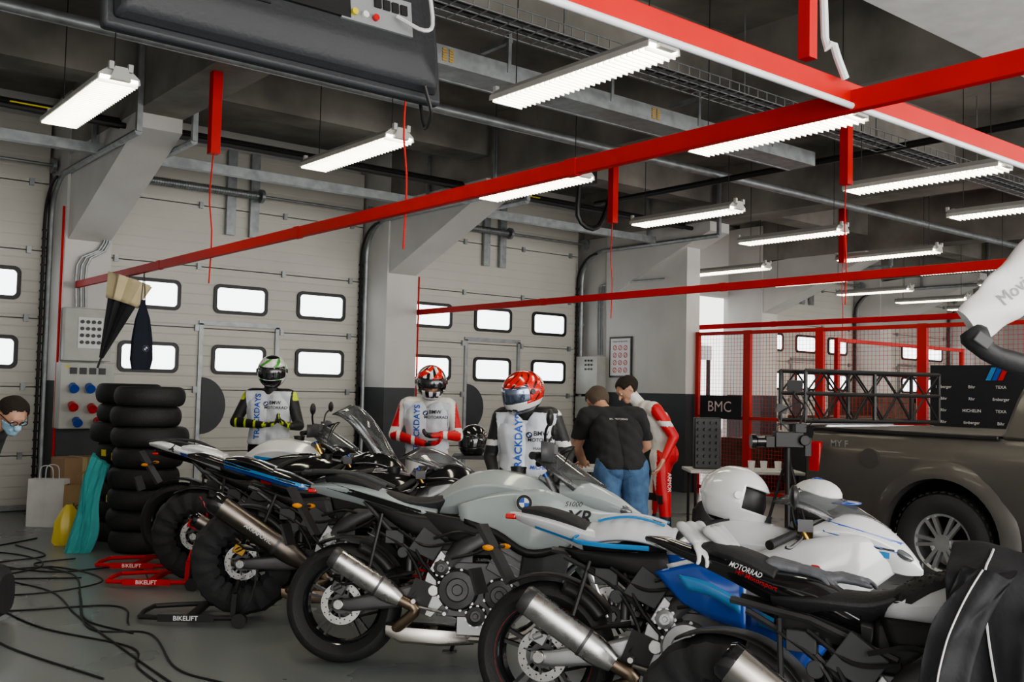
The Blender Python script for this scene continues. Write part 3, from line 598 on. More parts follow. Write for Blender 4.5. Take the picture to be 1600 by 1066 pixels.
def moto(label,pos,head,cfg):
    x,y=G(*pos); E=thing('motorcycle',label,'motorcycle',(x,y,0),head-39,rx=cfg.get('lean',-7))
    adv=cfg.get('adv'); lz=cfg.get('lift',0); c1=cfg['c1'];c2=cfg.get('c2',c1); s=.04 if adv else -.03; tzo=cfg.get('tailz',0)
    R=.318
    wheel(E,'rear_wheel',0,R,.19,cfg,False)
    wheel(E,'front_wheel',1.45,.3,.12,cfg,True)
    zr=R+lz
    b=B()
    for sd in(-1,1):
        b.loft([sring(0-.04,sd*.125,zr,.012,.024,3,10),sring(.06,sd*.125,zr,.018,.036,3,10),sring(.3,sd*.125,.36+lz*.4,.022,.052,3,10),sring(.5,sd*.1,.41,.024,.07,3,10)],0)
        b.cyl((0,sd*.13,zr),(0,sd*.155,zr),.028,m=1)
    b.box((.4,0,.4),(.12,.2,.07)); part(E,'swingarm',b,[cfg.get('swing',dalu),steel],bevel=.004)
    b=B(); b.box((-.01,-.118,zr+.085),(.075,.034,.055),0,(0,25,0)); b.cyl((-.03,-.135,zr+.08),(.01,-.135,zr+.1),.014); part(E,'rear_brake_caliper',b,cfg.get('calc',dalu),bevel=.004)
    b=B(); b.lathe([(.09,.11),(.105,.11),(.105,.118),(.09,.118)],(0,0,zr),n=30); b.tube([(0,.114,zr+.1),(.52,.11,.47)],.008,5); b.tube([(0,.114,zr-.1),(.52,.11,.36)],.008,5); part(E,'chain',b,dalu)
    b=B(); a0,a1=math.radians(35),math.radians(120); b.lathe([(.345,-.085),(.352,-.04),(.355,0),(.352,.04),(.345,.085)],(0,0,zr),n=14,a0=a0,a1=a1,closed=False); b.lathe([(.345,-.085),(.29,-.1)],(0,0,zr),n=14,a0=a0,a1=math.radians(75),closed=False); part(E,'rear_hugger',b,black,solid=.005)
    # frame
    b=B()
    for sd in(-1,1):
        b.tube(cr([(.5,sd*.13,.34),(.54,sd*.15,.5),(.68,sd*.175,.66),(.9,sd*.15,.76),(1.1,sd*.05,.87)],14),[.038]*6+[.045]*4+[.045]*5,8,sq=(.55,1.2))
        b.tube([(.58,sd*.11,.66),(.3,sd*.09,.78+s),(.02,sd*.06,.87+s+tzo)],.014,6); b.tube([(.5,sd*.12,.5),(.3,sd*.1,.66),(.08,sd*.07,.84+s+tzo)],.012,6)
    b.cyl((1.07,0,.95),(1.13,0,.8),.035); part(E,'frame',b,cfg.get('frame',dalu))
    b=B(); b.box((.72,0,.68),(.44,.2,.2)); b.box((.34,0,.74+s*.5),(.34,.14,.12),0,(0,8,0)); b.box((1.05,0,.72),(.14,.2,.26)); part(E,'airbox',b,black,bevel=.02)
    b=B(); b.cyl((.4,0,.42),(.5,0,.7),.02,m=1); spring(b,(.41,-.03,.46),(.49,-.03,.68),.036,6,.007,0); b.cyl((.36,-.06,.5),(.36,-.06,.62),.022,m=1); part(E,'shock_absorber',b,[cfg.get('spring',dgrey),dalu])
    # engine
    b=B(); b.box((.74,0,.42),(.42,.32,.28)); b.box((.93,0,.6),(.2,.36,.26),0,(0,28,0)); b.box((.99,0,.7),(.22,.38,.09),1,(0,28,0)); b.box((.78,0,.24),(.3,.22,.12),1); b.box((.62,0,.55),(.18,.3,.14))
    for i in range(4): b.box((.885+i*.012,0,.53+i*.035),(.22,.37,.008),1,(0,28,0))
    part(E,'engine',b,[dalu,alu],bevel=.015)
    for cx,cz,r,m_ in((.64,.42,.1,0),(.86,.4,.078,1),(.74,.29,.05,1),(.55,.53,.04,0)):
        b=B()
        b.lathe([(0,-.15),(r*1.1,-.15),(r*1.08,-.195),(r*.95,-.215),(r*.62,-.222),(r*.56,-.208),(r*.3,-.208),(r*.25,-.216),(0,-.216)],(cx,0,cz),n=28,m=m_,closed=False)
        for i in range(9): a=2*pi*i/9; b.cyl((cx+r*1.04*cos(a),-.17,cz+r*1.04*sin(a)),(cx+r*1.04*cos(a),-.206,cz+r*1.04*sin(a)),.008,n=6,m=2)
        part(E,'clutch_cover' if r>.09 else 'engine_cover',b,[cfg.get('cover',alu),dalu,steel])
    b=B(); b.poly([(.42,.3),(.5,.27),(.58,.36),(.6,.56),(.54,.62),(.47,.5)],-.165,-.15); b.cyl((.51,-.165,.41),(.51,-.185,.41),.03,m=1); part(E,'pivot_plate',b,[cfg.get('plate',alu),steel],bevel=.004)
    for p in ([(.6,-.2,.58),(.75,-.21,.62),(.9,-.2,.72)],[(.95,-.16,.35),(1.08,-.15,.5),(1.12,-.12,.68)],[(.5,-.17,.68),(.65,-.19,.72),(.8,-.18,.66),(.86,-.2,.55)],[(.42,-.1,.58),(.5,-.16,.5),(.62,-.19,.53)],[(.2,-.12,.7),(.34,-.13,.62),(.44,-.16,.46),(.4,-.17,.38)],[(-.02,-.13,zr+.1),(.2,-.13,.45),(.4,-.15,.5)],[(.3,-.13,.72),(.45,-.15,.64),(.6,-.18,.66)],[(.36,-.12,.7),(.44,-.16,.56),(.56,-.2,.44)]): part(E,'hose',B().tube(cr(p,10),.009,6),black)
    b=B(); b.poly([(.36,.62),(.5,.56),(.56,.66),(.44,.74)],-.15,-.12); b.box((.28,-.11,.68),(.1,.04,.07)); b.cyl((.33,-.14,.6),(.33,-.1,.6),.03); part(E,'brake_reservoir',b,dgrey,bevel=.004)
    # headers
    b=B()
    for i in range(4):
        yy=-.135+.09*i; b.tube(cr([(1.0,yy,.58),(1.1,yy,.5),(1.11,yy*.95,.36),(1.02,yy*.8,.22),(.85,yy*.5-.02,.165),(.66,yy*.25-.03,.16)],16),.02,8)
    b.loft([sring(.72,-.02,.165,.06,.04,3,12),sring(.55,-.04,.17,.1,.055,3,12),sring(.34,-.06,.18,.1,.055,3,12),sring(.26,-.1,.2,.05,.035,3,12)])
    part(E,'exhaust_header',b,cfg.get('hdr',bronze))
    e0,e1,er=cfg.get('exh',((.34,-.2,.33),(-.06,-.25,.58),.056)); e0=Vector(e0);e1=Vector(e1)
    b=B(); b.tube(cr([(.3,-.1,.2),(.33,-.15,.22),e0+(e0-e1)*.22,e0],10),.03,10); part(E,'link_pipe',b,bronze)
    b=B(); P=[e0.lerp(e1,t) for t in(0,.12,.2,.9,.9,.97,1.,1.,.9)]; b.tube(P[:4],[er*.62,er*.9,er,er],16,0,sq=(.85,1.12)); b.tube([P[4],P[5],P[6]],[er*1.03,er*1.0,er*.8],16,1,cap=False,sq=(.85,1.12)); b.tube([P[6],P[8]],[er*.6,er*.6],12,2,sq=(.85,1.1)); b.tube([e0.lerp(e1,.3),e0.lerp(e1,.33)],[er*1.04]*2,16,3,sq=(.85,1.12))
    X_=part(E,'muffler',b,[cfg.get('exm',steel),cfg.get('exc',dalu),black,dalu]); xb=b.bvh()
    if cfg.get('exb'):
        d=(e0-e1).normalized(); mid=e0.lerp(e1,.5); w_=d.cross(Vector((0,1,0))); w_=w_ if w_.z>0 else -w_
        text(X_,cfg['exb'],.036,mid,d,w_,wl if cfg.get('exw') else rl,bvh=xb,bold=.015,off=.003)
    b=B(); b.tube([e0.lerp(e1,.5)+Vector((0,.03,0)),(.2,-.1,.8+tzo)],.01,6); part(E,'muffler_bracket',b,black)
    b=B(); b.box((.44,-.17,.38),(.12,.012,.16),0,(0,20,0)); b.cyl((.42,-.17,.36),(.42,-.27,.36),.012,m=1); b.tube([(.42,-.2,.33),(.58,-.21,.3)],.008,6,m=1); b.cyl((.58,-.18,.3),(.58,-.24,.3),.01,m=1)
    part(E,'footpeg',b,[black,steel])
    b=B(); b.box((1.14,0,.58),(.035,.34,.3),0,(0,-14,0)); [b.box((1.158+.0,0,.46+i*.024),(.03,.32,.004),1,(0,-14,0)) for i in range(11)]; part(E,'radiator',b,[black,dalu])
    # fork
    ftop=Vector((1.09,0,.98+s)); fb=Vector((1.45,0,.3)); ax=(ftop-fb)
    for sd in(-1,1):
        b=B(); o_=Vector((0,sd*.105,0)); q=Vector((-.03,0,0)); b.cyl(fb+o_+q,fb+ax*.5+o_,.021,m=0); b.cyl(fb+ax*.42+o_+q*.3,ftop+o_,.028,m=1); b.cyl(ftop+o_,ftop+o_+ax*.03,.014,m=3); b.box(fb+o_+q,(.06,.035,.08),2)
        part(E,'fork_leg',b,[steel,cfg.get('forkm',gold),dalu,blue])
        part(E,'brake_caliper',B().box(fb+o_+q+Vector((-.075,-sd*.03,.11)),(.06,.04,.12),0,(0,-28,0)),dalu,bevel=.006)
    b=B(); b.box((1.13,0,.88+s*.5),(.07,.25,.03),0,(0,28,0)); part(E,'triple_clamp',b,dalu,bevel=.003); part(E,'triple_clamp',B().box((1.085,0,.965+s),(.08,.26,.025),0,(0,28,0)),dalu,bevel=.003)
    b=B(); b.lathe([(.31,-.065),(.325,-.055),(.335,0),(.325,.055),(.31,.065)],(1.45,0,.3),n=16,a0=math.radians(40),a1=math.radians(155),closed=False); b.lathe([(.31,-.065),(.25,-.075)],(1.45,0,.3),n=10,a0=math.radians(75),a1=math.radians(130),closed=False); b.lathe([(.31,.065),(.25,.075)],(1.45,0,.3),n=10,a0=math.radians(75),a1=math.radians(130),closed=False)
    part(E,'front_fender',b,cfg.get('fend',c1),solid=.006)
    # tank
    b=B()
    if adv: S=[(.46,.85,.03,.03),(.54,.88,.1,.07),(.66,.92,.16,.11),(.8,.935,.19,.125),(.95,.92,.215,.125),(1.08,.9,.2,.11),(1.18,.88,.12,.07)]; tz=1.06
    else: S=[(.50,.80,.035,.03),(.56,.815,.1,.06),(.66,.835,.14,.09),(.8,.845,.18,.115),(.93,.845,.19,.11),(1.05,.84,.15,.09),(1.12,.84,.1,.06)]; tz=.96
    aloft(b,S,APT if adv else TPT,20); tm=cfg.get('tank',c1); T=part(E,'fuel_tank',b,tm,sharp=20,bevel=.004)
    tb=b.bvh()
    for z_,w_,m in cfg.get('tstripe',()): strip(T,'tank_stripe',tb,z_,-.1,.6,1.06,w_,m)
    b=B(); b.cyl((.93,0,tz-.03),(.93,0,tz+.012),.042); b.lathe([(.03,tz+.008),(.045,tz+.008),(.045,tz+.018),(.03,tz+.018)],(.93,0,0),'z',20); part(T,'fuel_cap',b,black)
    if not adv:
        gg=[]; big=cfg.get('bigpad')
        for y_ in np.linspace(-1,1,13):
            r_=[]
            for j in range(13):
                xx=.56+(.34 if big else .24)*j/12
                h=tb.ray_cast(Vector((xx,y_*(.125 if big else .1),2)),Vector((0,0,-1))); r_.append(tuple(h[0]+Vector((0,0,.004))) if h[0] else (xx,y_*.1,.84))
            gg.append(r_)
        part(T,'tank_pad',B().sheet(gg),seatm,solid=.008)
        if big:
            b=B()
            for y_ in np.linspace(-.1,.1,9):
                for j in range(10):
                    xx=.59+.3*j/10+(.015 if int(round(y_*40))%2 else 0)
                    h=tb.ray_cast(Vector((xx,y_,2)),Vector((0,0,-1)))
                    if h[0]: b.ell(h[0]+Vector((0,0,.008)),(.007,.007,.004),0,6)
            part(T,'pad_studs',b,black)
        panel(E,'tank_side_panel',[(.52,.79),(.78,.8),(1.06,.83)],[(.56,.7),(.8,.71),(1.03,.74)],[.1,.178,.16],[.13,.185,.17],.008,cfg.get('tsp',black),n=14,k=4)
    # seat
    b=B(); sz=.05 if adv else 0
    S=[(.16,.86+sz+tzo,.09,.03),(.24,.835+sz+tzo*.6,.125,.042),(.36,.805+sz,.14,.045),(.48,.805+sz,.115,.05),(.58,.84+sz,.085,.045)]; aloft(b,S,LPT,14); part(E,'rider_seat',b,seatm,sharp=50,bevel=.008)
    # tail
    b=B()
    S=[(-.2,.985,.02,.012),(-.12,.97,.07,.028),(.02,.94,.1,.045),(.18,.895,.125,.06),(.32,.84,.125,.07),(.46,.78,.1,.06)]
    if adv: S=[(-.22,.93,.04,.02),(-.12,.925,.09,.04),(.05,.905,.125,.055),(.2,.87,.14,.065),(.36,.82,.14,.065),(.5,.78,.13,.06)]
    if cfg.get('longtail'): S=[(-.38,1.03,.03,.012),(-.28,1.02,.09,.03)]+[(a,b_,c_,d_) for a,b_,c_,d_ in S[1:]]
    if cfg.get('midtail'): S=[(-.33,1.015,.018,.01),(-.25,1.005,.06,.022)]+[(a,b_,c_,d_) for a,b_,c_,d_ in S[1:]]
    S=[(a,b_+tzo*(1 if a<.25 else .5),c_,d_) for a,b_,c_,d_ in S]
    aloft(b,S,LPT,18); TL=part(E,'tail_fairing',b,c2,sharp=20,bevel=.004); tlb=b.bvh()
    for z_,w_,m in cfg.get('tailstripes',()): strip(TL,'tail_stripe',tlb,z_+tzo,-.26,-.14,.42,w_,m)
    zt=(.97 if adv else .985)+tzo
    S=[(-.14,zt+.015,.05,.02),(-.04,zt+.01,.09,.035),(.08,zt-.02,.108,.04),(.18,zt-.06,.112,.04)]; b=B(); aloft(b,S,LPT,10); part(E,'pillion_seat',b,cfg.get('pill',seatm),sharp=50,bevel=.006)
    if not cfg.get('longtail') and not cfg.get('midtail'):
        xt=(-.19 if not adv else -.21); part(TL,'tail_light',B().box((xt,0,(.975 if not adv else .915)+tzo),(.05,.09,.025),0,None),tred,bevel=.006)
    if not cfg.get('nosub'): panel(E,'subframe_cover',[(.08,.86+s*.5+tzo),(.3,.8+s*.5),(.54,.8)],[(.16,.8+s*.5+tzo),(.36,.7),(.58,.66)],[.09,.12,.13],[.07,.11,.15],.01,cfg.get('subc',black),n=10,k=4)
    if adv:
        b=B()
        for sd in(-1,1): b.tube(cr([(.22,sd*.13,.95),(.05,sd*.15,1.01),(-.15,sd*.12,1.02),(-.26,sd*.06,1.01)],12),.012,8)
        b.tube([(-.26,-.06,1.01),(-.26,.06,1.01)],.012,8); b.box((-.16,0,1.02),(.16,.22,.012)); part(E,'luggage_rack',b,dgrey)
    if adv or cfg.get('street'):
        b=B(); b.box((-.26,0,.8+tzo),(.02,.14,.3),0,(0,-32,0)); b.box((-.34,0,.67+tzo),(.012,.17,.12),0,(0,-20,0)); part(E,'plate_holder',b,black)
        for sd in(-1,1):
            b=B(); b.cyl((-.26,sd*.05,.83+tzo),(-.26,sd*.12,.83+tzo),.008,n=8); b.ell((-.26,sd*.14,.83+tzo),(.028,.022,.014),1,10); part(E,'indicator',b,[black,amber])
    if adv:
        panel(E,'side_fairing',[(.62,.86),(.85,.93),(1.1,.95),(1.34,.86),(1.5,.84)],[(.64,.78),(.82,.72),(1.0,.62),(1.2,.66),(1.46,.8)],[.17,.2,.22,.2,.09],[.18,.2,.24,.2,.08],.02,c1)
        panel(E,'fairing_edge_panel',[(.66,.79),(.84,.735),(1.0,.645),(1.16,.66)],[(.66,.765),(.82,.7),(1.0,.6),(1.18,.63)],[.19,.212,.25,.235],[.19,.21,.245,.23],.004,black,n=12,k=2)
        panel(E,'lower_fairing',[(.98,.66),(1.1,.64),(1.24,.68)],[(.95,.42),(1.08,.4),(1.2,.5)],[.19,.21,.19],[.17,.19,.17],.02,dgrey)
        panel(E,'tank_side_cover',[(.4,.83),(.6,.8),(.85,.78)],[(.5,.7),(.65,.66),(.85,.64)],[.12,.16,.19],[.13,.16,.18],.01,black)
        b=B(); aloft(b,[(1.16,.93,.15,.08),(1.3,.92,.16,.09),(1.45,.88,.13,.07),(1.56,.84,.08,.035),(1.66,.8,.02,.008)],TPT,14); part(E,'front_cowl',b,c1,sharp=20,bevel=.004)
        g=[]
        for i in range(11):
            t=i/10; g.append([(1.42-.3*t-.16*a*a*(1-.3*t),a*(.14+.03*sin(pi*t)),.98+(.36 if not cfg.get('lowscreen') else .2)*t-.05*a*a) for a in np.linspace(-1,1,13)])
        part(E,'windshield',B().sheet(g),glass,solid=.004)
        for sd in(-1,1): part(E,'headlight',B().ell((1.5,sd*.07,.86),(.06,.045,.03),0,14,(0,20,0)),lens)
        b=B(); b.tube(cr([(1.03,-.4,1.12),(1.08,-.28,1.13),(1.12,-.1,1.1),(1.12,.1,1.1),(1.08,.28,1.13),(1.03,.4,1.12)],20),.013,8); b.cyl((1.1,-.05,1.0),(1.12,-.05,1.11),.018); b.cyl((1.1,.05,1.0),(1.12,.05,1.11),.018)
        part(E,'handlebar',b,dalu); hz=1.12
    else:
        mid=cfg.get('mid',c1)
        panel(E,'side_fairing',[(.76,.76),(.95,.84),(1.15,.9),(1.34,.92),(1.5,.86)],[(.84,.66),(1.0,.65),(1.15,.63),(1.32,.68),(1.47,.78)],[.17,.2,.2,.17,.07],[.2,.225,.225,.18,.06],.02,c1,n=22)
        panel(E,'middle_fairing',[(.84,.65),(1.0,.64),(1.15,.62),(1.3,.67)],[(.86,.47),(.98,.38),(1.1,.36),(1.24,.52)],[.195,.22,.22,.18],[.185,.2,.2,.16],.02,mid,n=18)
        panel(E,'fairing_stripe',[(.94,.61),(1.1,.59),(1.22,.61)],[(.93,.54),(1.08,.5),(1.18,.53)],[.235,.244,.228],[.23,.24,.222],.006,cfg.get('mid2',mid),n=10,k=3)
        if cfg.get('rearpanel'):
            panel(E,'rear_side_panel',[(.5,.72),(.68,.78),(.88,.76)],[(.62,.6),(.74,.55),(.88,.52)],[.19,.225,.23],[.2,.23,.235],.015,blue,n=12)
            panel(E,'rear_panel_flash',[(.6,.72),(.72,.7),(.86,.64)],[(.64,.66),(.74,.64),(.86,.58)],[.238,.252,.256],[.238,.25,.252],.003,lblue,n=10,k=3)
            panel(E,'rear_panel_line',[(.55,.755),(.7,.79),(.88,.77)],[(.56,.74),(.7,.772),(.88,.752)],[.205,.235,.24],[.21,.238,.242],.002,white,n=10,k=2)
        panel(E,'fairing_vent',[(.88,.7),(1.0,.7),(1.1,.69)],[(.9,.67),(1.0,.665),(1.1,.66)],[.222,.24,.244],[.222,.238,.242],.002,black,n=8,k=2)
        if cfg.get('belly',1): panel(E,'belly_pan',[(.5,.3),(.75,.34),(1.05,.42)],[(.48,.18),(.75,.14),(1.08,.27)],[.15,.19,.18],[.08,.1,.08],.03,cfg.get('bel',c2))
        b=B(); aloft(b,[(1.14,.92,.19,.05),(1.28,.92,.185,.09),(1.4,.89,.15,.095),(1.5,.84,.1,.07),(1.58,.79,.03,.02)],TPT,18); FC_=part(E,'front_cowl',b,cfg.get('nose',c1),sharp=20,bevel=.004); cb=b.bvh()
        if cfg.get('nosestripe'): strip(FC_,'cowl_stripe',cb,.93,-.25,1.18,1.5,.05,cfg['nosestripe']); strip(FC_,'cowl_stripe',cb,.86,-.1,1.18,1.44,.025,lblue)
        strip(FC_,'cowl_gap_line',cb,.895,-.12,1.2,1.46,.008,black)  # thin black strip laid along the cowl side as a panel gap
        g=[]; shh=cfg.get('screenh',.16)
        for i in range(13):
            t=i/12; g.append([(1.46-.36*t-.12*a*a,a*(.1+.06*sin(pi*t*.7)),.95+shh*sin(t*pi/2)-.07*a*a) for a in np.linspace(-1,1,13)])
        part(E,'windshield',B().sheet(g),cfg.get('screen',glass),solid=.004)
        part(E,'windshield_edge',B().tube(g[-1],.004,5),black)
        for sd in(-1,1): part(E,'headlight',B().ell((1.475,sd*.075,.86),(.07,.045,.022),0,14,(0,25,0)),lens)
        part(E,'air_intake',B().box((1.55,0,.81),(.06,.07,.035)),black,bevel=.008)
        for sd in(-1,1): part(E,'handlebar',B().tube([(1.09,sd*.1,.9),(1.06,sd*.2,.91),(.98,sd*.36,.87)],.013,8),dalu)
        hz=.87
    for sd in(-1,1):
        hx_=1.03 if adv else .985; yo=.4 if adv else .35
        d=Vector((.05 if adv else .08,-sd*.13,.01 if adv else .04)); p=Vector((hx_,sd*yo,hz)); b=B(); b.tube([p,p+d],.018,10); b.cyl(p,p-d*.15,.02); part(E,'grip',b,rubber)
        b=B(); b.tube(cr([p+d+Vector((.03,0,0)),p+d*.6+Vector((.06,0,0)),p+Vector((.07,0,-.01)),p+Vector((.05,sd*.02,-.01))],8),.007,6); b.box(p+d*1.2+Vector((.03,0,.03)),(.06,.06,.05)); part(E,'brake_lever',b,dalu)
        part(E,'control_cable',B().tube(cr([p+d*1.2,p+d*2+Vector((.1,0,.05)),Vector((1.2,sd*.08,hz+.02)),Vector((1.15,sd*.05,hz-.12))],10),.005,5),black)
        if adv or cfg.get('mirrors'):
            b=B(); q=p+Vector((.08,sd*.04,.17)); b.tube(cr([p+d*1.1+Vector((0,0,.02)),p+d*.5+Vector((.03,0,.12)),q],8),.007,6); b.ell(q+Vector((0,sd*.03,.02)),(.02,.07,.045),0,12); part(E,'mirror',b,black)
        if adv:
            g=[[(p.x+.1-.06*abs(a)**2,p.y-sd*.06+sd*.13*a*-1,p.z+.02+zz) for zz in(-.05,0,.05)] for a in np.linspace(-1,1,7)]; part(E,'hand_guard',B().sheet(g),dgrey,solid=.006)
    b=B(); b.box((1.2,0,.97+s),(.03,.15,.09),0,(0,-35,0)); b.box((1.19,0,.975+s),(.02,.13,.075),1,(0,-35,0)); part(E,'dashboard',b,[black,dgrey])
    if cfg.get('lean',-7)!=0:
        b=B(); b.tube([(.62,.14,.28),(.58,.24,.1),(.56,.3,.045)],.012,6); b.box((.55,.31,.04),(.08,.04,.012)); part(E,'side_stand',b,black)
    if cfg.get('tag'): part(E,'paper_tag',B().box((.74,-.235,.34),(.07,.006,.045),0,(0,12,0)),lime,smooth=False)
    return E,tb,tlb
UX,VZ=(1,0,0),(0,0,1)
XRP=(-.88,5.4); RRP=(.18,4.45); BKP=(.77,3.48)
E,tb,tlb=moto('pale grey adventure sport motorcycle with luggage rack and steel muffler',XRP,-4,dict(adv=1,lowscreen=1,c1=xrgrey,c2=xrgrey,exh=((.34,-.2,.36),(-.03,-.24,.58),.052),forkm=dalu,cover=dalu,fend=xrgrey,spring=redp,subc=black,hdr=titan,tailstripes=[(.935,.035,black)]))
roundel(E,(.98,-.258,.88),UX,VZ,.043,None,.004)
text(E,'XR',.1,(1.27,-.262,.81),(1,.0,0),VZ,bk,off=.006,bold=.02,sh=.25); text(E,'S1000',.036,(1.24,-.262,.88),UX,VZ,bk,off=.006,bold=.0,sh=.25)
E,tb,tlb=moto('white and blue superbike with red rim stripes and steel muffler',RRP,-16,dict(c1=white,c2=white,mid=blue,mid2=lblue,bel=black,rimstripe=redp,cover=alu,frame=dalu,forkm=gold,tank=white,tstripe=[(.8,.05,blue)],tsp=blue,nosestripe=blue,street=1,calc=alu,swing=alu,plate=alu,mirrors=1,spring=black,hdr=titan,tailz=-.06,tailstripes=[(.945,.012,lblue)],rearpanel=1))
roundel(E,(.74,0,.9),UX,VZ,.03,tb,.006); text(E,'RR',.09,(1.12,-.262,.76),UX,VZ,rl,off=.006,bold=.02,sh=.25)
E,tb,tlb=moto('black superbike with white tank, red decals and titanium muffler',BKP,-30,dict(c1=gblack,c2=gblack,exm=titan,exc=gblack,exb='AKRAPOVIC',exh=((.42,-.2,.38),(.06,-.26,.62),.062),tank=white,bigpad=1,nose=gblack,warmer=1,lean=-5,tag=1,plate=alu,hdr=titan,tailz=-.06,midtail=1,nosub=1))
text(E,'MOTORRAD',.022,(.08,0,.89),(1,0,-.24),VZ,wl,bvh=tlb,off=.005,bold=.012); text(E,'HP Motorsport',.025,(.12,0,.86),(1,0,-.28),VZ,rl,bvh=tlb,off=.005,bold=.014,sh=.2)
trk=dict(lean=0,lift=.05,warmer=1,longtail=1)
E,tb,tlb=moto('black track motorcycle with red and blue striped tail',(-1.67,6.35),3,dict(c1=gblack,c2=gblack,tailstripes=[(.98,.02,lblue),(.955,.02,blue),(.93,.02,redp)],exm=dtitan,exc=gblack,exb='AKRAPOVIC',exw=1,exh=((.42,-.2,.38),(-.16,-.27,.78),.062),calc=gold,pill=gblack,tag=1,tstripe=[(.86,.02,redp)],**trk))
text(E,'S1000RR',.05,(1.1,-.26,.75),UX,VZ,wl,off=.004,bold=.01)
E,tb,tlb=moto('black race motorcycle with white tail on a red stand',(-2.3,7.4),3,dict(c1=gblack,c2=white,tailstripes=[(.98,.025,lblue),(.95,.025,blue),(.92,.025,redp)],exm=dtitan,exc=gblack,calc=redp,pill=white,exh=((.34,-.2,.33),(.02,-.24,.52),.05),screenh=.4,redstrap=1,**trk))
text(E,'4',.08,(-.2,0,1.0),UX,VZ,bk,bvh=tlb,off=.006,bold=.02)
E,tb,tlb=moto('white and black touring motorcycle with low clear windshield',(-2.64,8.02),2,dict(adv=1,lowscreen=1,lean=0,lift=.05,c1=gblack,c2=gblack,tank=white,tstripe=[(.9,.02,lblue),(.88,.02,blue),(.86,.02,redp)],exm=dalu,exh=((.34,-.2,.3),(.05,-.22,.42),.04)))
# ------------------------------------------------------------------ paddock stands
def stand(pos,head,m,lab,txt=None):
    x,y=G(*pos); E=thing('paddock_stand',lab,'motorcycle stand',(x,y,0),head-39,'paddock stands'); b=B()
    for s_ in(-1,1):
        b.tube(cr([(-.6,s_*.15,.04),(-.35,s_*.2,.045),(-.02,s_*.21,.05)],10),.016,8); b.bar((-.02,s_*.21,.05),(-.01,s_*.21,.2),.02,.03); b.bar((-.01,s_*.21,.2),(0,s_*.15,.27),.02,.02)
    b.tube([(-.6,-.15,.04),(-.62,0,.04),(-.6,.15,.04)],.016,8); b.bar((-.28,-.2,.05),(-.28,.2,.05),.05,.03)
    part(E,'stand_tube',b,m)
    for s_ in(-1,1): b=B(); b.cyl((.03,s_*.23,.045),(.03,s_*.27,.045),.045,n=20); part(E,'stand_wheel',b,black); 
    part(E,'stand_plate',B().box((-.3,-.225,.05),(.34,.005,.045)),m,smooth=False)
    text(E,txt or 'BIKELIFT',.04,(-.3,-.23,.05),UX,VZ,wl,bold=.01)
    return E
stand((-1.67,6.35),3,black,'black tubular rear paddock stand on small wheels'); stand((-2.3,7.4),3,redrail,'red tubular rear paddock stand on small wheels'); stand((-2.64,8.02),2,redrail,'red tubular rear paddock stand on small wheels')
# ------------------------------------------------------------------ tyre stacks
def tyre(x,y,z,w,R,i):
    b=B(); h=w/2
    prof=[(R*.66,-h*.7)]+[(R*(.66+.34*s_),yy) for s_,yy in((.2,-h*.92),(.45,-h),(.7,-h*.9),(.88,-h*.65),(.97,-h*.3),(1,0),(.97,h*.3),(.88,h*.65),(.7,h*.9),(.45,h),(.2,h*.92))]+[(R*.66,h*.7),(R*.7,h*.4),(R*.92,0),(R*.7,-h*.4)]
    b.lathe(prof,(0,0,0),'z',48)
    return solo('racing_slick',b,[rubber],'black racing slick tyre lying in a stack','tyre',(x,y,z+h),random.uniform(0,360),'stacked motorcycle tyres')
for (px,py),n_ in(((-3.24,8.85),8),((-3.66,9.5),8)):
    x,y=G(px,py); z=0
    for i in range(n_):
        w=random.choice((.18,.19,.175)); R=random.choice((.295,.32,.305)) if i!=5 else .335
        o=tyre(x+random.uniform(-.03,.03),y+random.uniform(-.03,.03),z,w,R,i); z+=w+.001
        if i in(1,2,4): part(o,'tyre_sticker',B().lathe([(R*1.003,-.03),(R*1.003,.03),(R*.99,.03),(R*.99,-.03)],(0,0,0),'z',3,a0=3.6+i,a1=3.8+i),yel)
# ------------------------------------------------------------------ electrical boxes
cabg=mat('cabinet_grey',(.48,.49,.46),.5)
E=thing('electrical_cabinet','grey switch cabinet with rows of round buttons','electrical cabinet',(3.2,11.55,1.99))
part(E,'cabinet_body',B().box((0,-.1,0),(.5,.2,.58)),cabg,bevel=.01,smooth=False)
part(E,'button_panel',B().box((.02,-.205,.02),(.26,.01,.34)),wl,smooth=False)
for i in range(4):
    for j in range(4): part(E,'button',B().cyl((-.07+i*.06,-.205,.14-j*.075),(-.07+i*.06,-.225,.14-j*.075),.02,n=12),black)
E=thing('socket_cabinet','grey power cabinet with red and blue industrial sockets','electrical cabinet',(3.2,11.55,1.32))
part(E,'cabinet_body',B().box((0,-.12,0),(.56,.24,.72)),cabg,bevel=.01,smooth=False)
for i,(dx,dz,m) in enumerate(((-.15,.1,blue),(.02,.1,blue),(.17,.1,blue),(-.15,-.1,redp),(.05,-.12,redp),(-.1,-.27,blue),(.12,-.27,redp))):
    b=B(); b.cyl((dx,-.24,dz),(dx,-.3,dz-.02),.045,.04,n=18); b.cyl((dx,-.295,dz-.02),(dx,-.315,dz-.03),.05,n=18); part(E,'power_socket',b,m)
for i in range(4): part(E,'breaker',B().box((-.15+i*.1,-.245,.27),(.07,.02,.07)),black,smooth=False)
part(E,'warning_triangle',B().add([(-.24,-.243,.3),(-.19,-.243,.3),(-.215,-.243,.34)],[(0,1,2)]),yel,smooth=False)
for i in range(3): solo('wall_conduit',B().tube(cr([(3.1+i*.05,11.5,2.3),(3.1+i*.05,11.5,2.8),(3.35+i*.03,11.5,3.0),(3.4+i*.03,11.5,3.5)],10),.014,6),galv,'grey electrical conduit rising up the column','conduit')
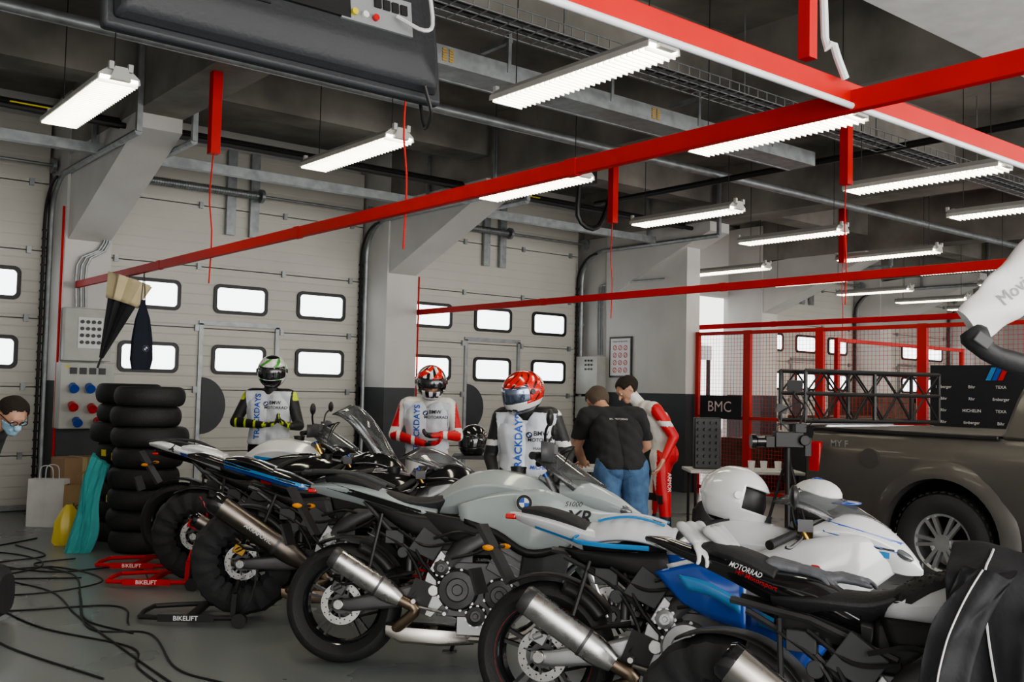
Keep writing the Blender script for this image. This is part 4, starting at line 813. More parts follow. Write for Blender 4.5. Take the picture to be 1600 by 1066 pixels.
b=B(); b.box((11.3,11.85,1.75),(.2,.5,.62)); b.box((11.29,11.85,1.22),(.2,.5,.36)); [b.box((11.19,11.85+dy,1.85+dz),(.01,.03,.03),1) for dy in(-.12,-.05,.02) for dz in(0,.07,.14)]
solo('electrical_cabinet',b,[cabg,black],'grey electrical cabinet mounted at the wall corner','electrical cabinet',smooth=False)
for i in range(3): solo('wall_conduit',B().tube(cr([(11.36,11.75-i*.05,2.09),(11.36,11.75-i*.05,3.1),(11.36,11.55-i*.05,3.25),(11.36,10.3+i*.06,3.25)],12),.014,6),galv,'grey conduit bending across the white partition wall','conduit')
E=thing('safety_poster','framed safety notice with rows of red prohibition signs','poster',(11.385,11.25,2.05))
b=B(); b.box((0,0,0),(.02,.5,.66),0); b.box((-.012,0,0),(.004,.44,.6),1); part(E,'picture_frame',b,[black,wl],smooth=False)
for j in range(4):
    for i in range(3):
        b=B(); b.lathe([(.032,-.016),(.042,-.016),(.042,-.0145),(.032,-.0145)],(0,-.12+i*.12,.15-j*.12),'x',16); b.bar((-.015,-.12+i*.12-.025,.15-j*.12+.025),(-.015,-.12+i*.12+.025,.15-j*.12-.025),.008,.004); part(E,'prohibition_sign',b,rl,smooth=False)
text(E,'REGLES DE SECURITE',.035,(-.02,0,.25),(0,-1,0),VZ,bk)
# ------------------------------------------------------------------ umbrella, bag
x,y=3.1,9.68; E=thing('umbrella','folded cream and black umbrella hanging from the red rail','umbrella',(x,y,2.49))
ax=Vector((-.27,.1,-.95)).normalized(); U=ax.cross(Vector((0,1,0))).normalized(); W=ax.cross(U)
def urings(a,b_,r0,r1,n=32,k=6,fl=.3):
    R=[]
    for i in range(k+1):
        t=i/k; c=ax*(a+(b_-a)*t); rr=r0+(r1-r0)*t; R.append([c+(U*cos(q)+W*sin(q))*rr*(1+fl*cos(q*8)) for q in [2*pi*j/n for j in range(n)]])
    return R
part(E,'umbrella_canopy',B().loft(urings(.1,.82,.13,.015),0),tfab); part(E,'umbrella_pleats',B().loft(urings(.02,.26,.19,.135,fl=.14),0,cap=False),mat('cream_fabric',(.7,.6,.38),.8),solid=.004,label='cream pleated fabric rim')
part(E,'umbrella_handle',B().tube([Vector((0,0,.06)),ax*.1,ax*.92],.01,8).tube(cr([(0,0,.06),(.02,0,.1),(.04,0,.06)],6),.008,6),black)
E=thing('drawstring_bag','dark navy drawstring bag hanging beside the umbrella','bag',(3.13,9.4,2.4)); navy=mat('navy_fabric',(.012,.017,.03),.85,bump=.5,bs=10)
R=[]
for z,r in((-.14,.015),(-.22,.035),(-.32,.065),(-.5,.09),(-.7,.1),(-.8,.08)): R.append([(r*cos(q)*(1+.12*cos(5*q)),r*.5*sin(q)*(1+.12*cos(5*q)),z) for q in [2*pi*j/30 for j in range(30)]])
part(E,'bag_body',B().loft(R),navy); part(E,'bag_cord',B().tube([(0,0,.12),(-.02,0,-.17)],.005,5),black); part(E,'bag_cord',B().tube([(0,0,.12),(.02,0,-.17)],.005,5),black)
roundel(E,(.02,-.07,-.6),(.777,-.627,0),VZ,.03)
def bag(pos,lab,m,w,d,h,rz,txt=None):
    x,y=G(*pos); E=thing('shopping_bag',lab,'bag',(x,y,0),rz)
    b=B(); b.loft([[(sx*w/2*k,sy*d/2*k2,z) for sx,sy in((-1,-1),(0,-1.1),(1,-1),(1,1),(0,1.1),(-1,1))] for z,k,k2 in((0,1,1),(h*.5,1.02,.9),(h,1.,.8))],0,cap=False); b.add([(-w/2,-d/2,.01),(w/2,-d/2,.01),(w/2,d/2,.01),(-w/2,d/2,.01)],[(0,1,2,3)]); part(E,'bag_body',b,m,smooth=False,solid=.004)
    for s_ in(-1,1): part(E,'bag_handle',B().tube(cr([(-w*.2,s_*d*.42,h*.95),(-w*.15,s_*d*.42,h*1.25),(w*.15,s_*d*.42,h*1.25),(w*.2,s_*d*.42,h*.95)],12),.006,5),m)
    if txt: text(E,txt,.09,(0,-d/2-.01,h*.55),UX,VZ,bk,off=.012)
bag((-4.68,10.1),'white paper carrier bag on the floor',mat('white_paper',(.72,.72,.7),.7),.36,.16,.48,-39)
bag((-4.22,9.9),'kraft paper carrier bag with dark print',mat('kraft_paper',(.4,.27,.14),.8),.36,.2,.45,-30,'louis')
E=thing('cardboard_box','brown cardboard box standing on end by the column','box',(3.05,11.0,0),8); part(E,'box_body',B().box((0,0,.34),(.42,.34,.68)),mat('cardboard',(.38,.25,.15),.85),smooth=False,bevel=.004); part(E,'box_tape',B().box((0,0,.34),(.05,.346,.686)),mat('tape',(.5,.4,.2),.4),smooth=False)
for i in range(4): part(E,'box_print',B().box((.1,-.175,.5-.05*i),(.14,.004,.02)),bk,smooth=False)
x,y=G(-3.62,8.6)
teal=mat('teal_fabric',(.07,.4,.4),.75,bump=.4,bs=8); R=[]
for i in range(41):
    t=i/40; w_=.13-.035*t+.012*sin(t*9); th=.04; dx=-.1+.17*t+.015*sin(t*6.5); R.append([(dx+w_*cos(q)*.8+.014*sin(q*3+t*5),.01+th*sin(q)*(1+.3*sin(q*5+t*7))+.014*sin(cos(q)*13+t*6),.8*t*(1-.08*cos(q))) for q in [2*pi*j/48 for j in range(48)]])
solo('fabric_bag',B().loft(R),teal,'teal folded fabric sleeve leaning against the tyre stack','bag',(x,y,0),-39)
x,y=G(-3.98,9.0); R=[]
for i,(z,r) in enumerate(((0,.1),(.03,.12),(.2,.11),(.32,.06),(.36,.03))): R.append([(r*cos(q)*(1+.16*cos(4*q+i)),r*.6*sin(q)*(1+.1*sin(7*q)),z) for q in [2*pi*j/30 for j in range(30)]])
solo('plastic_bag',B().loft(R),mat('yellow_plastic',(.7,.55,.08),.35),'crumpled yellow plastic bag on the floor','bag',(x,y,0))
# ------------------------------------------------------------------ tv
E=thing('television','black flat television seen from the back, hung from ceiling','television',(1.22,2.5,2.39),0)
E.rotation_euler=(math.radians(-8),0,0); tvp=mat('tv_back_plastic',(.03,.032,.036),.5,bump=.15,bs=90)
b=B(); b.box((0,.03,.3),(1.02,.04,.62)); b.loft([[(sx*w,yy,.3+sz*h) for sx,sz in((-1,-1),(1,-1),(1,1),(-1,1))] for w,h,yy in((.49,.29,.012),(.47,.27,-.03),(.4,.2,-.06))]); part(E,'tv_back_shell',b,tvp,bevel=.012)
part(E,'tv_screen',B().box((0,.052,.3),(.98,.004,.57)),gblack,smooth=False)
PP=part(E,'port_panel',B().box((.24,-.064,.2),(.24,.01,.11),0),mat('port_panel_grey',(.3,.31,.32),.5),smooth=False)
for i in range(3): part(PP,'port',B().cyl((.16+i*.035,-.068,.17),(.16+i*.035,-.08,.17),.01,n=12),(yel,wl,redp)[i])
for i in range(4): part(PP,'port',B().box((.24+.03*i,-.07,.22),(.022,.012,.03)),black,smooth=False)
text(PP,'AV  HDMI  PC',.014,(.24,-.07,.247),UX,VZ,bk)
for i in range(7): part(E,'tv_vent',B().box((-.22,-.062,.13+.015*i),(.25,.006,.005)),black,smooth=False)
part(E,'tv_cable',B().tube(cr([(.3,-.08,.19),(.36,-.13,.14),(.4,-.12,.2),(.38,-.1,.45),(.33,-.08,.8)],16),.006,6),wl)
b=B(); b.bar((0,-.05,.3),(0,-.38,2.42),.06,.06); b.box((0,-.05,.3),(.3,.04,.3)); part(E,'ceiling_mount',b,black)
part(E,'tv_power_cable',B().tube(cr([(.42,-.03,.02),(.46,0,-.05),(.48,.08,-.02),(.48,.1,.6)],14),.006,6),black)
# ------------------------------------------------------------------ fence
redf=mat('red_fence_steel',(.5,.02,.016),.5)
def fence(y0,y1,h=2.42):
    L=y0-y1; E=thing('fence_panel','red steel mesh fence panel dividing the garages','fence',(11.6,y0,0),-90,'red mesh fence panels')
    b=B(); [b.bar((x,0,0),(x,0,h),.06,.06) for x in(.03,L-.03)]; [b.bar((.03,0,z),(L-.03,0,z),.05,.05) for z in(.1,1.15,h-.03)]; part(E,'fence_frame',b,redf,smooth=False)
    b=B(); [b.bar((x,0,.1),(x,0,h-.04),.0035,.0035) for x in np.arange(.1,L-.05,.055)]; [b.bar((.05,0,z),(L-.05,0,z),.0035,.0035) for z in np.arange(.16,h-.06,.055)]; part(E,'wire_mesh',b,redf,smooth=False)
for y0,y1 in((9.85,8.9),(8.9,7.7),(7.7,6.25),(6.25,4.8),(4.8,3.3)): fence(y0,y1)
for yy in(7.7,5.0):
    b=B(); [b.bar((xx,yy,0),(xx,yy,2.3),.06,.06) for xx in(12.0,15.5)]; [b.bar((12.0,yy,z),(15.5,yy,z),.05,.05) for z in(1.1,2.27)]
    solo('storage_cage_frame',b,redf,'red steel storage cage frame behind the mesh','fence',smooth=False)
bann=mat('black_banner_fabric',(.02,.022,.028),.8)
E=thing('banner','black banner with white sponsor lettering on the fence','banner',(11.555,5.25,0)); part(E,'banner_sheet',B().box((0,0,1.3),(.02,1.75,1.2)),bann,smooth=False)
ws=['ilmberger','Bihr','TEXA','Rhr','MICHELIN','Bihr','Rhr','ilmberger','TEXA','Bihr','Rhr','MICHELIN','TEXA','ilmberger','Bihr','Rhr','ilmberger','Bihr','MICHELIN','TEXA','Rhr','TEXA','Bihr','Rhr','ilmberger']
for i,s_ in enumerate(ws): text(E,s_,.05,(-.02,.7-.34*(i%5),1.64-.14*(i//5)),(0,-1,0),VZ,wl,off=.004,bold=.01)
for i,m in enumerate((lblue,blue,redp)): part(E,'stripe_logo',B().add([(-.02,.2-.07*i,1.72),(-.02,.14-.07*i,1.72),(-.02,.07-.07*i,1.87),(-.02,.13-.07*i,1.87)],[(0,1,2,3)]),m,smooth=False)
E=thing('banner','black banner with white lettering tied to the fence','banner',(11.555,9.35,0)); part(E,'banner_sheet',B().box((0,0,1.3),(.02,.75,.34)),bann,smooth=False); text(E,'BMC',.22,(-.02,0,1.3),(0,-1,0),VZ,mat('pale_red_print',(.75,.6,.58),.6),off=.004,bold=.0)
for i,(x,y,w,h) in enumerate(((13.2,8.4,1.4,1.2),(14.9,8.9,1.2,1.5),(16.8,8.2,1.6,1.1),(18.9,7.8,1.5,1.5),(13.3,9.8,1.2,.8),(13.6,6.2,1.6,1.3),(15.8,5.6,1.2,1.5))):
    E=thing('storage_crate','dark wooden storage crate with battens behind the fence','crate',(x,y,0),0,'crates behind the fence'); b=B(); b.box((0,0,h/2),(w,.8,h)); [b.box((0,0,z),(w+.04,.84,.08)) for z in(.05,h/2,h-.05)]; [b.box((sx*w/2,0,h/2),(.08,.84,h)) for sx in(-1,1)]; part(E,'crate_body',b,mat('dark_wood',(.09,.065,.05),.8,var=.3),smooth=False,bevel=.005)
E=thing('canopy_tent','white canopy tent with red side wall standing outdoors','tent',(14.6,15.5,0)); part(E,'tent_roof',B().loft([[(sx*w,sy*w,z) for sx,sy in((-1,-1),(1,-1),(1,1),(-1,1))] for w,z in((1.9,2.2),(1.9,2.5),(.05,3.4))]),white,smooth=False)
for sx in(-1,1):
    for sy in(-1,1): part(E,'tent_leg',B().bar((sx*1.85,sy*1.85,0),(sx*1.85,sy*1.85,2.3),.06,.06),black,smooth=False)
part(E,'tent_wall',B().box((0,1.85,1.1),(3.7,.03,2.2)),redp,smooth=False)
struct('floor_outside',B().box((14,22,-.08),(40,19,.1)),mat('asphalt',(.25,.25,.26),.9))
# ------------------------------------------------------------------ truck
tk=mat('matte_bronze_grey_paint',(.115,.108,.101),.38,.5,var=.03,coat=.3)
E=thing('pickup_truck','matte bronze-grey double cab pickup truck with tonneau','pickup truck',(8.3,5.0,0),-90)
arc=lambda cx,r,a0,a1:[(cx+r*cos(math.radians(a)),.42+r*sin(math.radians(a))) for a in np.linspace(a0,a1,13)]
def wid(z): return .90+.045*sin(min(max((z-.45)/.7,0),1)*pi)-.05*max(0,(z-1.05)/.17)
side=[(.05,.5),(-.01,.75),(-.02,1.02),(.01,1.19),(1.58,1.21),(3.7,1.13),(4.9,1.05),(5.2,.95),(5.28,.7),(5.25,.42)]+arc(4.3,.47,-3,183)+[(3.7,.38),(1.75,.38)]+arc(1.18,.47,-3,183)+[(.4,.45)]
b=B(); b.poly(side,-.9,.9); me=mkmesh('truck_body',b,tk,smooth=False)
bm=bmesh.new(); bm.from_mesh(me); bmesh.ops.triangulate(bm,faces=[f for f in bm.faces if len(f.verts)>4])
for z in(.6,.75,.9,1.0,1.06,1.1,1.14,1.17): bmesh.ops.bisect_plane(bm,geom=bm.verts[:]+bm.edges[:]+bm.faces[:],plane_co=(0,0,z),plane_no=(0,0,1))
for v in bm.verts: v.co.y=math.copysign(wid(v.co.z),v.co.y)
bm.to_mesh(me); bm.free(); me.polygons.foreach_set('use_smooth',[True]*len(me.polygons)); me.set_sharp_from_angle(angle=math.radians(35))
o=link(bpy.data.objects.new('truck_body',me)); o.parent=E
b=B(); cab=[(1.6,1.2),(1.68,1.5),(1.8,1.8),(2.1,1.86),(3.0,1.84),(3.75,1.15)]; b.poly(cab,lambda p:-(.88-.16*(p[1]-1.2)/.6),lambda p:(.88-.16*(p[1]-1.2)/.6)); part(E,'cab',b,tk,bevel=.03)
win=[(1.8,1.28),(1.87,1.72),(2.95,1.75),(3.45,1.25)]
for s_ in(-1,1): part(E,'side_window',B().poly(win,lambda p,s=s_:s*(.885-.16*(p[1]-1.2)/.6),lambda p,s=s_:s*(.87-.16*(p[1]-1.2)/.6)),gblack,smooth=False)
part(E,'tonneau_cover',B().box((.79,0,1.215),(1.5,1.6,.03)),dgrey,smooth=False,bevel=.01)
for s_ in(-1,1):
    part(E,'bed_rail',B().box((.8,s_*.84,1.215),(1.58,.1,.035)),black,bevel=.01)
    part(E,'tail_light',B().box((.06,s_*.915,.98),(.11,.06,.26),0,None),[tred],bevel=.015,smooth=False)
part(E,'rear_bumper',B().box((-.02,0,.55),(.26,1.8,.2)),dgrey,bevel=.03)
part(E,'tailgate',B().box((-.02,0,.95),(.06,1.6,.5)),tk,bevel=.02)
for cx in(1.18,4.3):
    for s_ in(-1,1): 
        b=B(); R=[[ (cx+r*cos(math.radians(a)),s_*yy,.42+r*sin(math.radians(a))) for r,yy in((.455,.88),(.465,.975),(.52,.97),(.6,.93))] for a in np.linspace(-4,184,22)]; b.loft(R); part(E,'wheel_arch_flare',b,tk)
        part(E,'wheel_well',B().lathe([(.46,s_*.5),(.46,s_*.9)],(cx,0,.42),'y',20,a0=-.05,a1=pi+.05,closed=False).add([(cx-.46,s_*.5,.3),(cx+.46,s_*.5,.3),(cx+.46,s_*.5,.88),(cx-.46,s_*.5,.88)],[(0,1,2,3)]),black)
for xx in(2.2,3.0): part(E,'door_handle',B().box((xx,-.94,.95),(.18,.03,.035)),black,bevel=.008)
part(E,'fuel_flap',B().cyl((.58,-.93,1.0),(.58,-.945,1.0),.08,n=24),tk)
for cx in(1.18,4.3):
    for s_ in(-1,1):
        b=B(); yo=s_*.82; h=.125
        b.lathe([(.225,-h*.8)]+[(r,yy*h) for r,yy in((.27,-1),(.33,-1),(.37,-.85),(.39,-.5),(.39,.5),(.37,.85),(.33,1),(.27,1))]+[(.225,h*.8)],(cx,yo,.39),n=48); 
        for i in range(40): a=2*pi*i/40; b.box((cx+.388*cos(a),yo,.39+.388*sin(a)),(.012,h*1.6,.03),0,(0,-math.degrees(a),0))
        Wt=part(E,'wheel',b,rubber); b=B(); b.lathe([(.235,-h*.8),(.235,h*.8),(.205,h*.7),(.205,-h*.7)],(cx,yo,.39),n=40); yf=yo+s_*h*.6
        for i in range(6):
            for da in(-.16,.16): a=2*pi*i/6; b.bar((cx+.05*cos(a+da*1.5),yf,.39+.05*sin(a+da*1.5)),(cx+.215*cos(a+da),yf,.39+.215*sin(a+da)),.045,.028,0,up=(cos(a+pi/2),0,sin(a+pi/2)))
        b.cyl((cx,yf-.03,.39),(cx,yf+.03*1,.39),.065); part(Wt,'alloy_rim',b,alu)
text(E,'MY F',.08,(.3,-.935,1.1),UX,VZ,mat('grey_print',(.3,.3,.3),.5),off=.004,bold=.004)
# ------------------------------------------------------------------ truss, cases, camera, tables
E=thing('flight_case','black flight case with aluminium edges under the truss','flight case',(9.9,6.05,0),-15)
part(E,'case_body',B().box((0,0,.6),(1.5,.6,1.16)),black,smooth=False); b=B(); [b.bar((sx*.75,sy*.3,.02),(sx*.75,sy*.3,1.19),.03,.03) for sx in(-1,1) for sy in(-1,1)]; [b.bar((-.75,sy*.3,z),(.75,sy*.3,z),.03,.03) for sy in(-1,1) for z in(.03,.75,1.18)]; part(E,'case_edge',b,alu,smooth=False)
E=thing('stage_truss','black box truss section resting on a flight case','truss',(9.9,6.05,1.2),-15); b=B(); Lt=1.9
for k in range(2):
    zz=.03+k*.29
    for yy in(-.2,.2): b.tube([(-Lt/2,yy,zz),(Lt/2,yy,zz)],.022,8); 
for yy in(-.2,.2): b.tube([(-Lt/2,yy,.56),(Lt/2,yy,.56)],.022,8)
for i in range(9):
    x0=-Lt/2+i*Lt/9; x1=x0+Lt/9
    for yy in(-.2,.2): b.tube([(x0,yy,.03 if i%2 else .32),(x1,yy,.32 if i%2 else .03)],.01,6); b.tube([(x0,yy,.56 if i%2 else .32),(x1,yy,.32 if i%2 else .56)],.01,6)
    b.tube([(x0,-.2,.56),(x1,.2,.56)],.01,6)
for x0 in(-Lt/2,0,Lt/2): [b.bar((x0,yy,0.02),(x0,yy,.57),.03,.03) for yy in(-.2,.2)]
part(E,'truss_tubes',b,black)
def table(pos,rz,lab,w,d,h,m):
    x,y=G(*pos); E=thing('folding_table',lab,'table',(x,y,0),rz); part(E,'table_top',B().box((0,0,h-.015),(w,d,.03)),m,bevel=.006,smooth=False)
    for sx in(-1,1):
        for sy in(-1,1): part(E,'leg',B().tube([(sx*(w/2-.06),sy*(d/2-.06),0),(sx*(w/2-.06),sy*(d/2-.06),h-.03)],.014,8),black)
tg=mat('table_grey',(.5,.5,.5),.5)
table((.4,9.15),-39,'light grey folding table beneath the leaning men',.9,.6,.8,tg); table((2.3,9.7),-39,'grey folding table with dark legs by the fence',1.1,.5,.76,tg)
x,y=G(1.95,9.7); E=thing('equipment_case','black ribbed equipment case standing on the table','case',(x,y,.76),-39); part(E,'case_body',B().box((0,0,.25),(.26,.1,.5)),black,bevel=.01)
for i in range(4):
    for j in range(7): part(E,'case_stud',B().cyl((-.09+.06*i,-.05,.06+.065*j),(-.09+.06*i,-.085,.06+.065*j),.014,n=8),black)
x,y=G(1.95,9.0); E=thing('equipment_bag','black soft equipment bag standing on the floor','bag',(x,y,0),-39); b=B(); sloft(b,[(-.25,.25,.1,.2),(-.15,.27,.15,.26),(.15,.27,.15,.26),(.25,.25,.1,.2)],0,20,3,12); part(E,'bag_body',b,tfab); part(E,'bag_handle',B().tube(cr([(-.12,0,.52),(-.05,0,.62),(.05,0,.62),(.12,0,.52)],10),.01,6),black)
x,y=G(2.38,8.4); E=thing('video_camera','black video camera on a gimbal head with monitor arm','camera',(x,y,0),-39)
b=B(); b.box((0,0,1.12),(.24,.12,.13)); b.box((-.16,0,1.1),(.08,.1,.1)); b.box((.1,0,1.22),(.1,.08,.08)); b.cyl((.12,-.06,1.12),(.12,-.1,1.12),.045); b.tube(cr([(-.1,0,1.18),(-.08,0,1.25),(.08,0,1.26)],8),.012,6); b.box((.16,0,1.06),(.06,.1,.16)); part(E,'camera_body',b,black,bevel=.01)
part(E,'camera_lens',B().cyl((-.18,-.0,1.1),(-.28,-.02,1.1),.045,.05).cyl((-.28,-.02,1.1),(-.32,-.02,1.1),.06),gblack)
b=B(); b.tube(cr([(.1,0,1.25),(.14,0,1.4),(.05,0,1.5),(.08,0,1.62)],10),.01,8); b.box((.05,-.02,1.58),(.13,.03,.09),0,(10,0,8)); b.box((-.06,-.02,1.38),(.09,.03,.07),0,(0,15,0)); b.tube([(-.06,0,1.2),(-.06,0,1.4)],.008,6); b.tube(cr([(.0,-.03,1.2),(-.1,-.05,1.32),(.08,-.05,1.44)],8),.006,5); b.tube(cr([(.1,-.03,1.2),(.2,-.05,1.3),(.1,-.05,1.5)],8),.005,5); part(E,'monitor_arm',b,black)
b=B(); [b.tube([(0,0,1.0),(.3*cos(a),.3*sin(a),0)],.014,8) for a in(.3,2.4,4.5)]; b.cyl((0,0,.75),(0,0,1.06),.03); part(E,'tripod',b,black)
x,y=G(2.5,9.65)
for dx in(0,.14,-.12): E=thing('coffee_cup','small white paper cup standing on the table','cup',(x+dx*.777,y-dx*.627,.76)); part(E,'cup_body',B().lathe([(.028,0),(.036,.09),(.033,.09),(.026,.005)],(0,0,0),'z',16),wl)
# ------------------------------------------------------------------ loose gear
def onbike(pos,head,p,lean=-7):
    x,y=G(*pos); M=Matrix.Translation((x,y,0))@Euler((math.radians(lean),0,math.radians(head-39))).to_matrix().to_4x4(); return M@Vector(p)
p=onbike(RRP,-16,(.82,0,1.05))
o=helmet(None,(0,0,0),(1,0,-.1),(0,0,1),[hw,hk],lambda a,e:1 if e<-46 else 0,vdark,label='glossy white full-face helmet resting on the fuel tank',vopen=1.35,port=hw,sc_=.93); o['category']='helmet'; o.location=p; o.rotation_euler=(math.radians(-10),math.radians(8),math.radians(-62))
x,y=G(-.32,8.95)
o=helmet(None,(0,0,0),(1,0,-.1),(0,0,1),[hk],lambda a,e:0,vdark,label='black full-face helmet standing on a small table'); o['category']='helmet'; o.location=(x,y,1.02); o.rotation_euler=(0,0,math.radians(-150))
E=thing('side_table','small dark side table carrying a helmet','table',(x,y,0),-39); part(E,'table_top',B().box((0,0,.88),(.36,.36,.03)),dgrey,smooth=False); [part(E,'leg',B().bar((sx*.15,sy*.15,0),(sx*.15,sy*.15,.87),.025,.025),black,smooth=False) for sx in(-1,1) for sy in(-1,1)]
def glove(p,rz,ry,m,lab,side=1,curl=.25,s=1.1,m2=None):
    C=[]; hand(C,(0,0,0),(1,0,0),(0,0,-1),side,curl,0,s,1.3)
    for yy in(-.03,0,.03): C.append(((-.055,yy*1.25,0),(.03,yy*.9,0),.022,.02,1 if m2 else 0))
    me=remesh(C,.005,2); ce,idx=nearest(me,C); me.materials.clear(); me.materials.append(m); me.materials.append(m2 or m); t=np.array([q[4] for q in C])[idx]; t[(ce[:,2]>.012)&(ce[:,0]>.03)&(np.sin(ce[:,0]*140)>.8)]=1
    me.polygons.foreach_set('material_index',t.astype(int)); me.polygons.foreach_set('use_smooth',[True]*len(me.polygons))
    o=link(bpy.data.objects.new('racing_glove',me)); o.location=p; o.rotation_euler=(0,math.radians(ry),math.radians(rz)); o['label']=lab; o['category']='glove'; o['group']='racing gloves left on motorcycles'; o.scale=(1,1,.8)
gw=mat('white_glove_leather',(.7,.7,.69),.5,bump=.3,bs=40); gg=mat('grey_glove_leather',(.13,.135,.15),.55,bump=.3,bs=40); gl=mat('light_grey_glove_leather',(.5,.5,.51),.55)
glove(onbike(BKP,-30,(-.13,-.01,.985),-5),-110,30,gw,'white leather racing glove lying on the tail',1,.6,.95,m2=gl); glove(onbike(BKP,-30,(-.03,.0,.975),-5),-88,34,gw,'white leather racing glove lying on the tail',-1,.7,.95,m2=gl)
glove(onbike(BKP,-30,(.2,.0,.91),-5),-65,8,gg,'dark grey racing glove lying on the seat',1,.5); glove(onbike(BKP,-30,(.32,.07,.88),-5),-20,0,gg,'dark grey racing glove lying on the seat',-1,.5)
p=onbike(RRP,-16,(.38,-.03,.86)); b=B(); g=[]
for i in range(25):
    t=i/24; w=.1+.035*sin(pi*t); g.append([(-.2+.4*t,a*w,.04*sin(pi*t)+.03*(1-a*a)+.007*sin(t*40)*(1-abs(a))-.04*abs(a)**3) for a in np.linspace(-1,1,15)])
b.sheet(g); o=solo('back_protector',b,mat('white_protector',(.68,.7,.74),.5),'white back protector with blue straps on the seat','back protector',p,-60,solid=.02)
for q_ in ([(-.2,-.08,.02),(-.24,-.12,-.02),(-.1,-.14,-.03),(.1,-.13,-.03)],[(-.2,.08,.02),(-.26,.02,0),(-.23,-.08,-.02)]): part(o,'protector_strap',B().tube(cr(q_,12),.012,8,sq=(1,.5)),lblue)
for yy in(-.05,0,.05): part(o,'protector_rib',B().tube([(-.15+.3*t,yy,.03+.04*sin(pi*(.1+.8*t))+.035*(1-(yy/.12)**2)-.01) for t in np.linspace(0,1,10)],.006,6),lblue if yy else mat('white_protector',(0,0,0)))
p=onbike(RRP,-16,(1.16,0,1.1)); E=thing('cap','white and blue cap sitting on the windshield','cap',p,-60); b=B(); b.ell((0,0,-.02),(.105,.088,.07),0,20); part(E,'cap_crown',b,gw); part(E,'cap_brim',B().ell((.1,0,-.045),(.085,.07,.01),0,16),blue); part(E,'cap_band',B().tube(cr([(-.105,0,-.02),(0,0,.053),(.102,0,-.02)],10),.01,6,sq=(1,.4)),blue)
# jacket draped over the front of the black bike
p=onbike(BKP,-30,(.93,0,.0),-5)
E=thing('racing_jacket','black textile jacket with white piping draped over the motorcycle','jacket',(p.x,p.y,0),-69)
def drape(u_,s_):
    a=abs(s_); top=.2; xx=-.2+.62*u_
    if a<.26: yy=s_/.26*top; zz=1.03-.06*(a/.26)**2+.014*sin(u_*12+s_*5)+.01*sin(s_*20+u_*4)
    else:
        t=(a-.26)/.74; ph=15*u_+2.2*sin(2.3*u_+.6)+1.2*sin(t*2.2); am=(.01+.055*t)
        yy=math.copysign(top+.035*t+am*sin(ph)*min(1,t*3)+.014*t*sin(ph*2.3+1),s_); zz=.97-(.5+.14*sin(u_*4.1+.6)+.03*sin(u_*13))*t*(1 if s_<0 else .6)
        xx+=.035*t*cos(ph)-.1*t*(u_-.5)
    return Vector((xx,yy,zz))
b=B(); g=[[drape(i/90,-1+2*j/80) for j in range(81)] for i in range(91)]; b.sheet(g); part(E,'jacket_body',b,tfab,solid=.008,sharp=80)
for u_ in(.2,.48): part(E,'white_piping',B().tube([drape(u_+.03*sin(s_*4),s_)+Vector((0,-.009,.007)) for s_ in np.linspace(-1,-.05,50)],.0035,5),wl)
R=[]
for i,c_ in enumerate(cr([(-.08,-.22,1.0),(-.17,-.28,.82),(-.2,-.3,.55),(-.16,-.29,.3)],40)):
    w_=.07-.015*i/40
    R.append([c_+Vector((w_*cos(q)*(1+.12*sin(3*q+i*.15)),.028*sin(q)*(1+.5*sin(4*q+i*.12))+.006*sin(i*.9),.012*sin(q*3+i*.3))) for q in [2*pi*j/36 for j in range(36)]])
b=B(); b.loft(R); part(E,'jacket_sleeve',b,tfab,sharp=80); text(E,'MACNA',.035,(-.2,-.345,.62),(0,0,-1),(1,0,0),wl,off=.003)
part(E,'sleeve_piping',B().tube([r_[26]+Vector((0,-.004,0)) for r_ in R],.003,5),wl)
# hanging white leathers
x,y=G(1.38,2.7); E=thing('racing_suit','white racing leathers hanging from the red rail','racing suit',(x,y,0),-39)
Pth=cr([(.34,0,2.04),(.16,0,1.94),(.0,0,1.8),(-.12,-.01,1.7)],26); R=[]
for i,c_ in enumerate(Pth):
    t=i/26; d=(Pth[min(i+1,26)]-Pth[max(i-1,0)]).normalized(); nn=Vector((-d.z,0,d.x)); w_=.105-.05*t
    R.append([c_+nn*w_*cos(q)*(1+.05*sin(i*1.1))+Vector((0,1,0))*w_*.42*sin(q)*(1+.3*sin(2*q+i*.5)) for q in [2*pi*j/28 for j in range(28)]])
b=B(); b.loft(R); sb_=b.bvh(); part(E,'suit_sleeve',b,lw,sharp=50)
b=B(); b.tube(cr([(-.12,-.01,1.69),(-.08,-.03,1.63),(.0,-.03,1.6),(.1,-.02,1.58)],12),[.03,.04,.036,.03,.028,.027,.028,.03,.03,.028,.026,.024,.02],14,sq=(.7,1)); part(E,'suit_cuff',b,lk)
part(E,'cuff_buckle',B().box((-.1,-.045,1.66),(.05,.01,.035),0,(0,35,0)),dgrey,bevel=.004)
b=B(); b.loft([[(.47+w*cos(q),.12*sin(q),z) for q in [2*pi*j/24 for j in range(24)]] for z,w in((2.05,.06),(2.0,.16),(1.8,.19),(1.5,.17),(1.3,.18),(1.1,.2))]); part(E,'suit_torso',b,lw)
b=B(); b.tube([(.1,0,1.6),(.08,0,1.5),(.085,0,1.42)],[.02,.03,.015],10,sq=(.5,1)); part(E,'suit_strap',b,lk)
part(E,'coat_hanger',B().tube([(.47,0,2.02),(.47,0,2.2),(.47,0,2.5)],.006,6),black)
text(E,'Movistar',.05,(.02,0,1.82),(1,0,.8),VZ,mat('grey_print',(0,0,0)),bvh=sb_,off=.004)
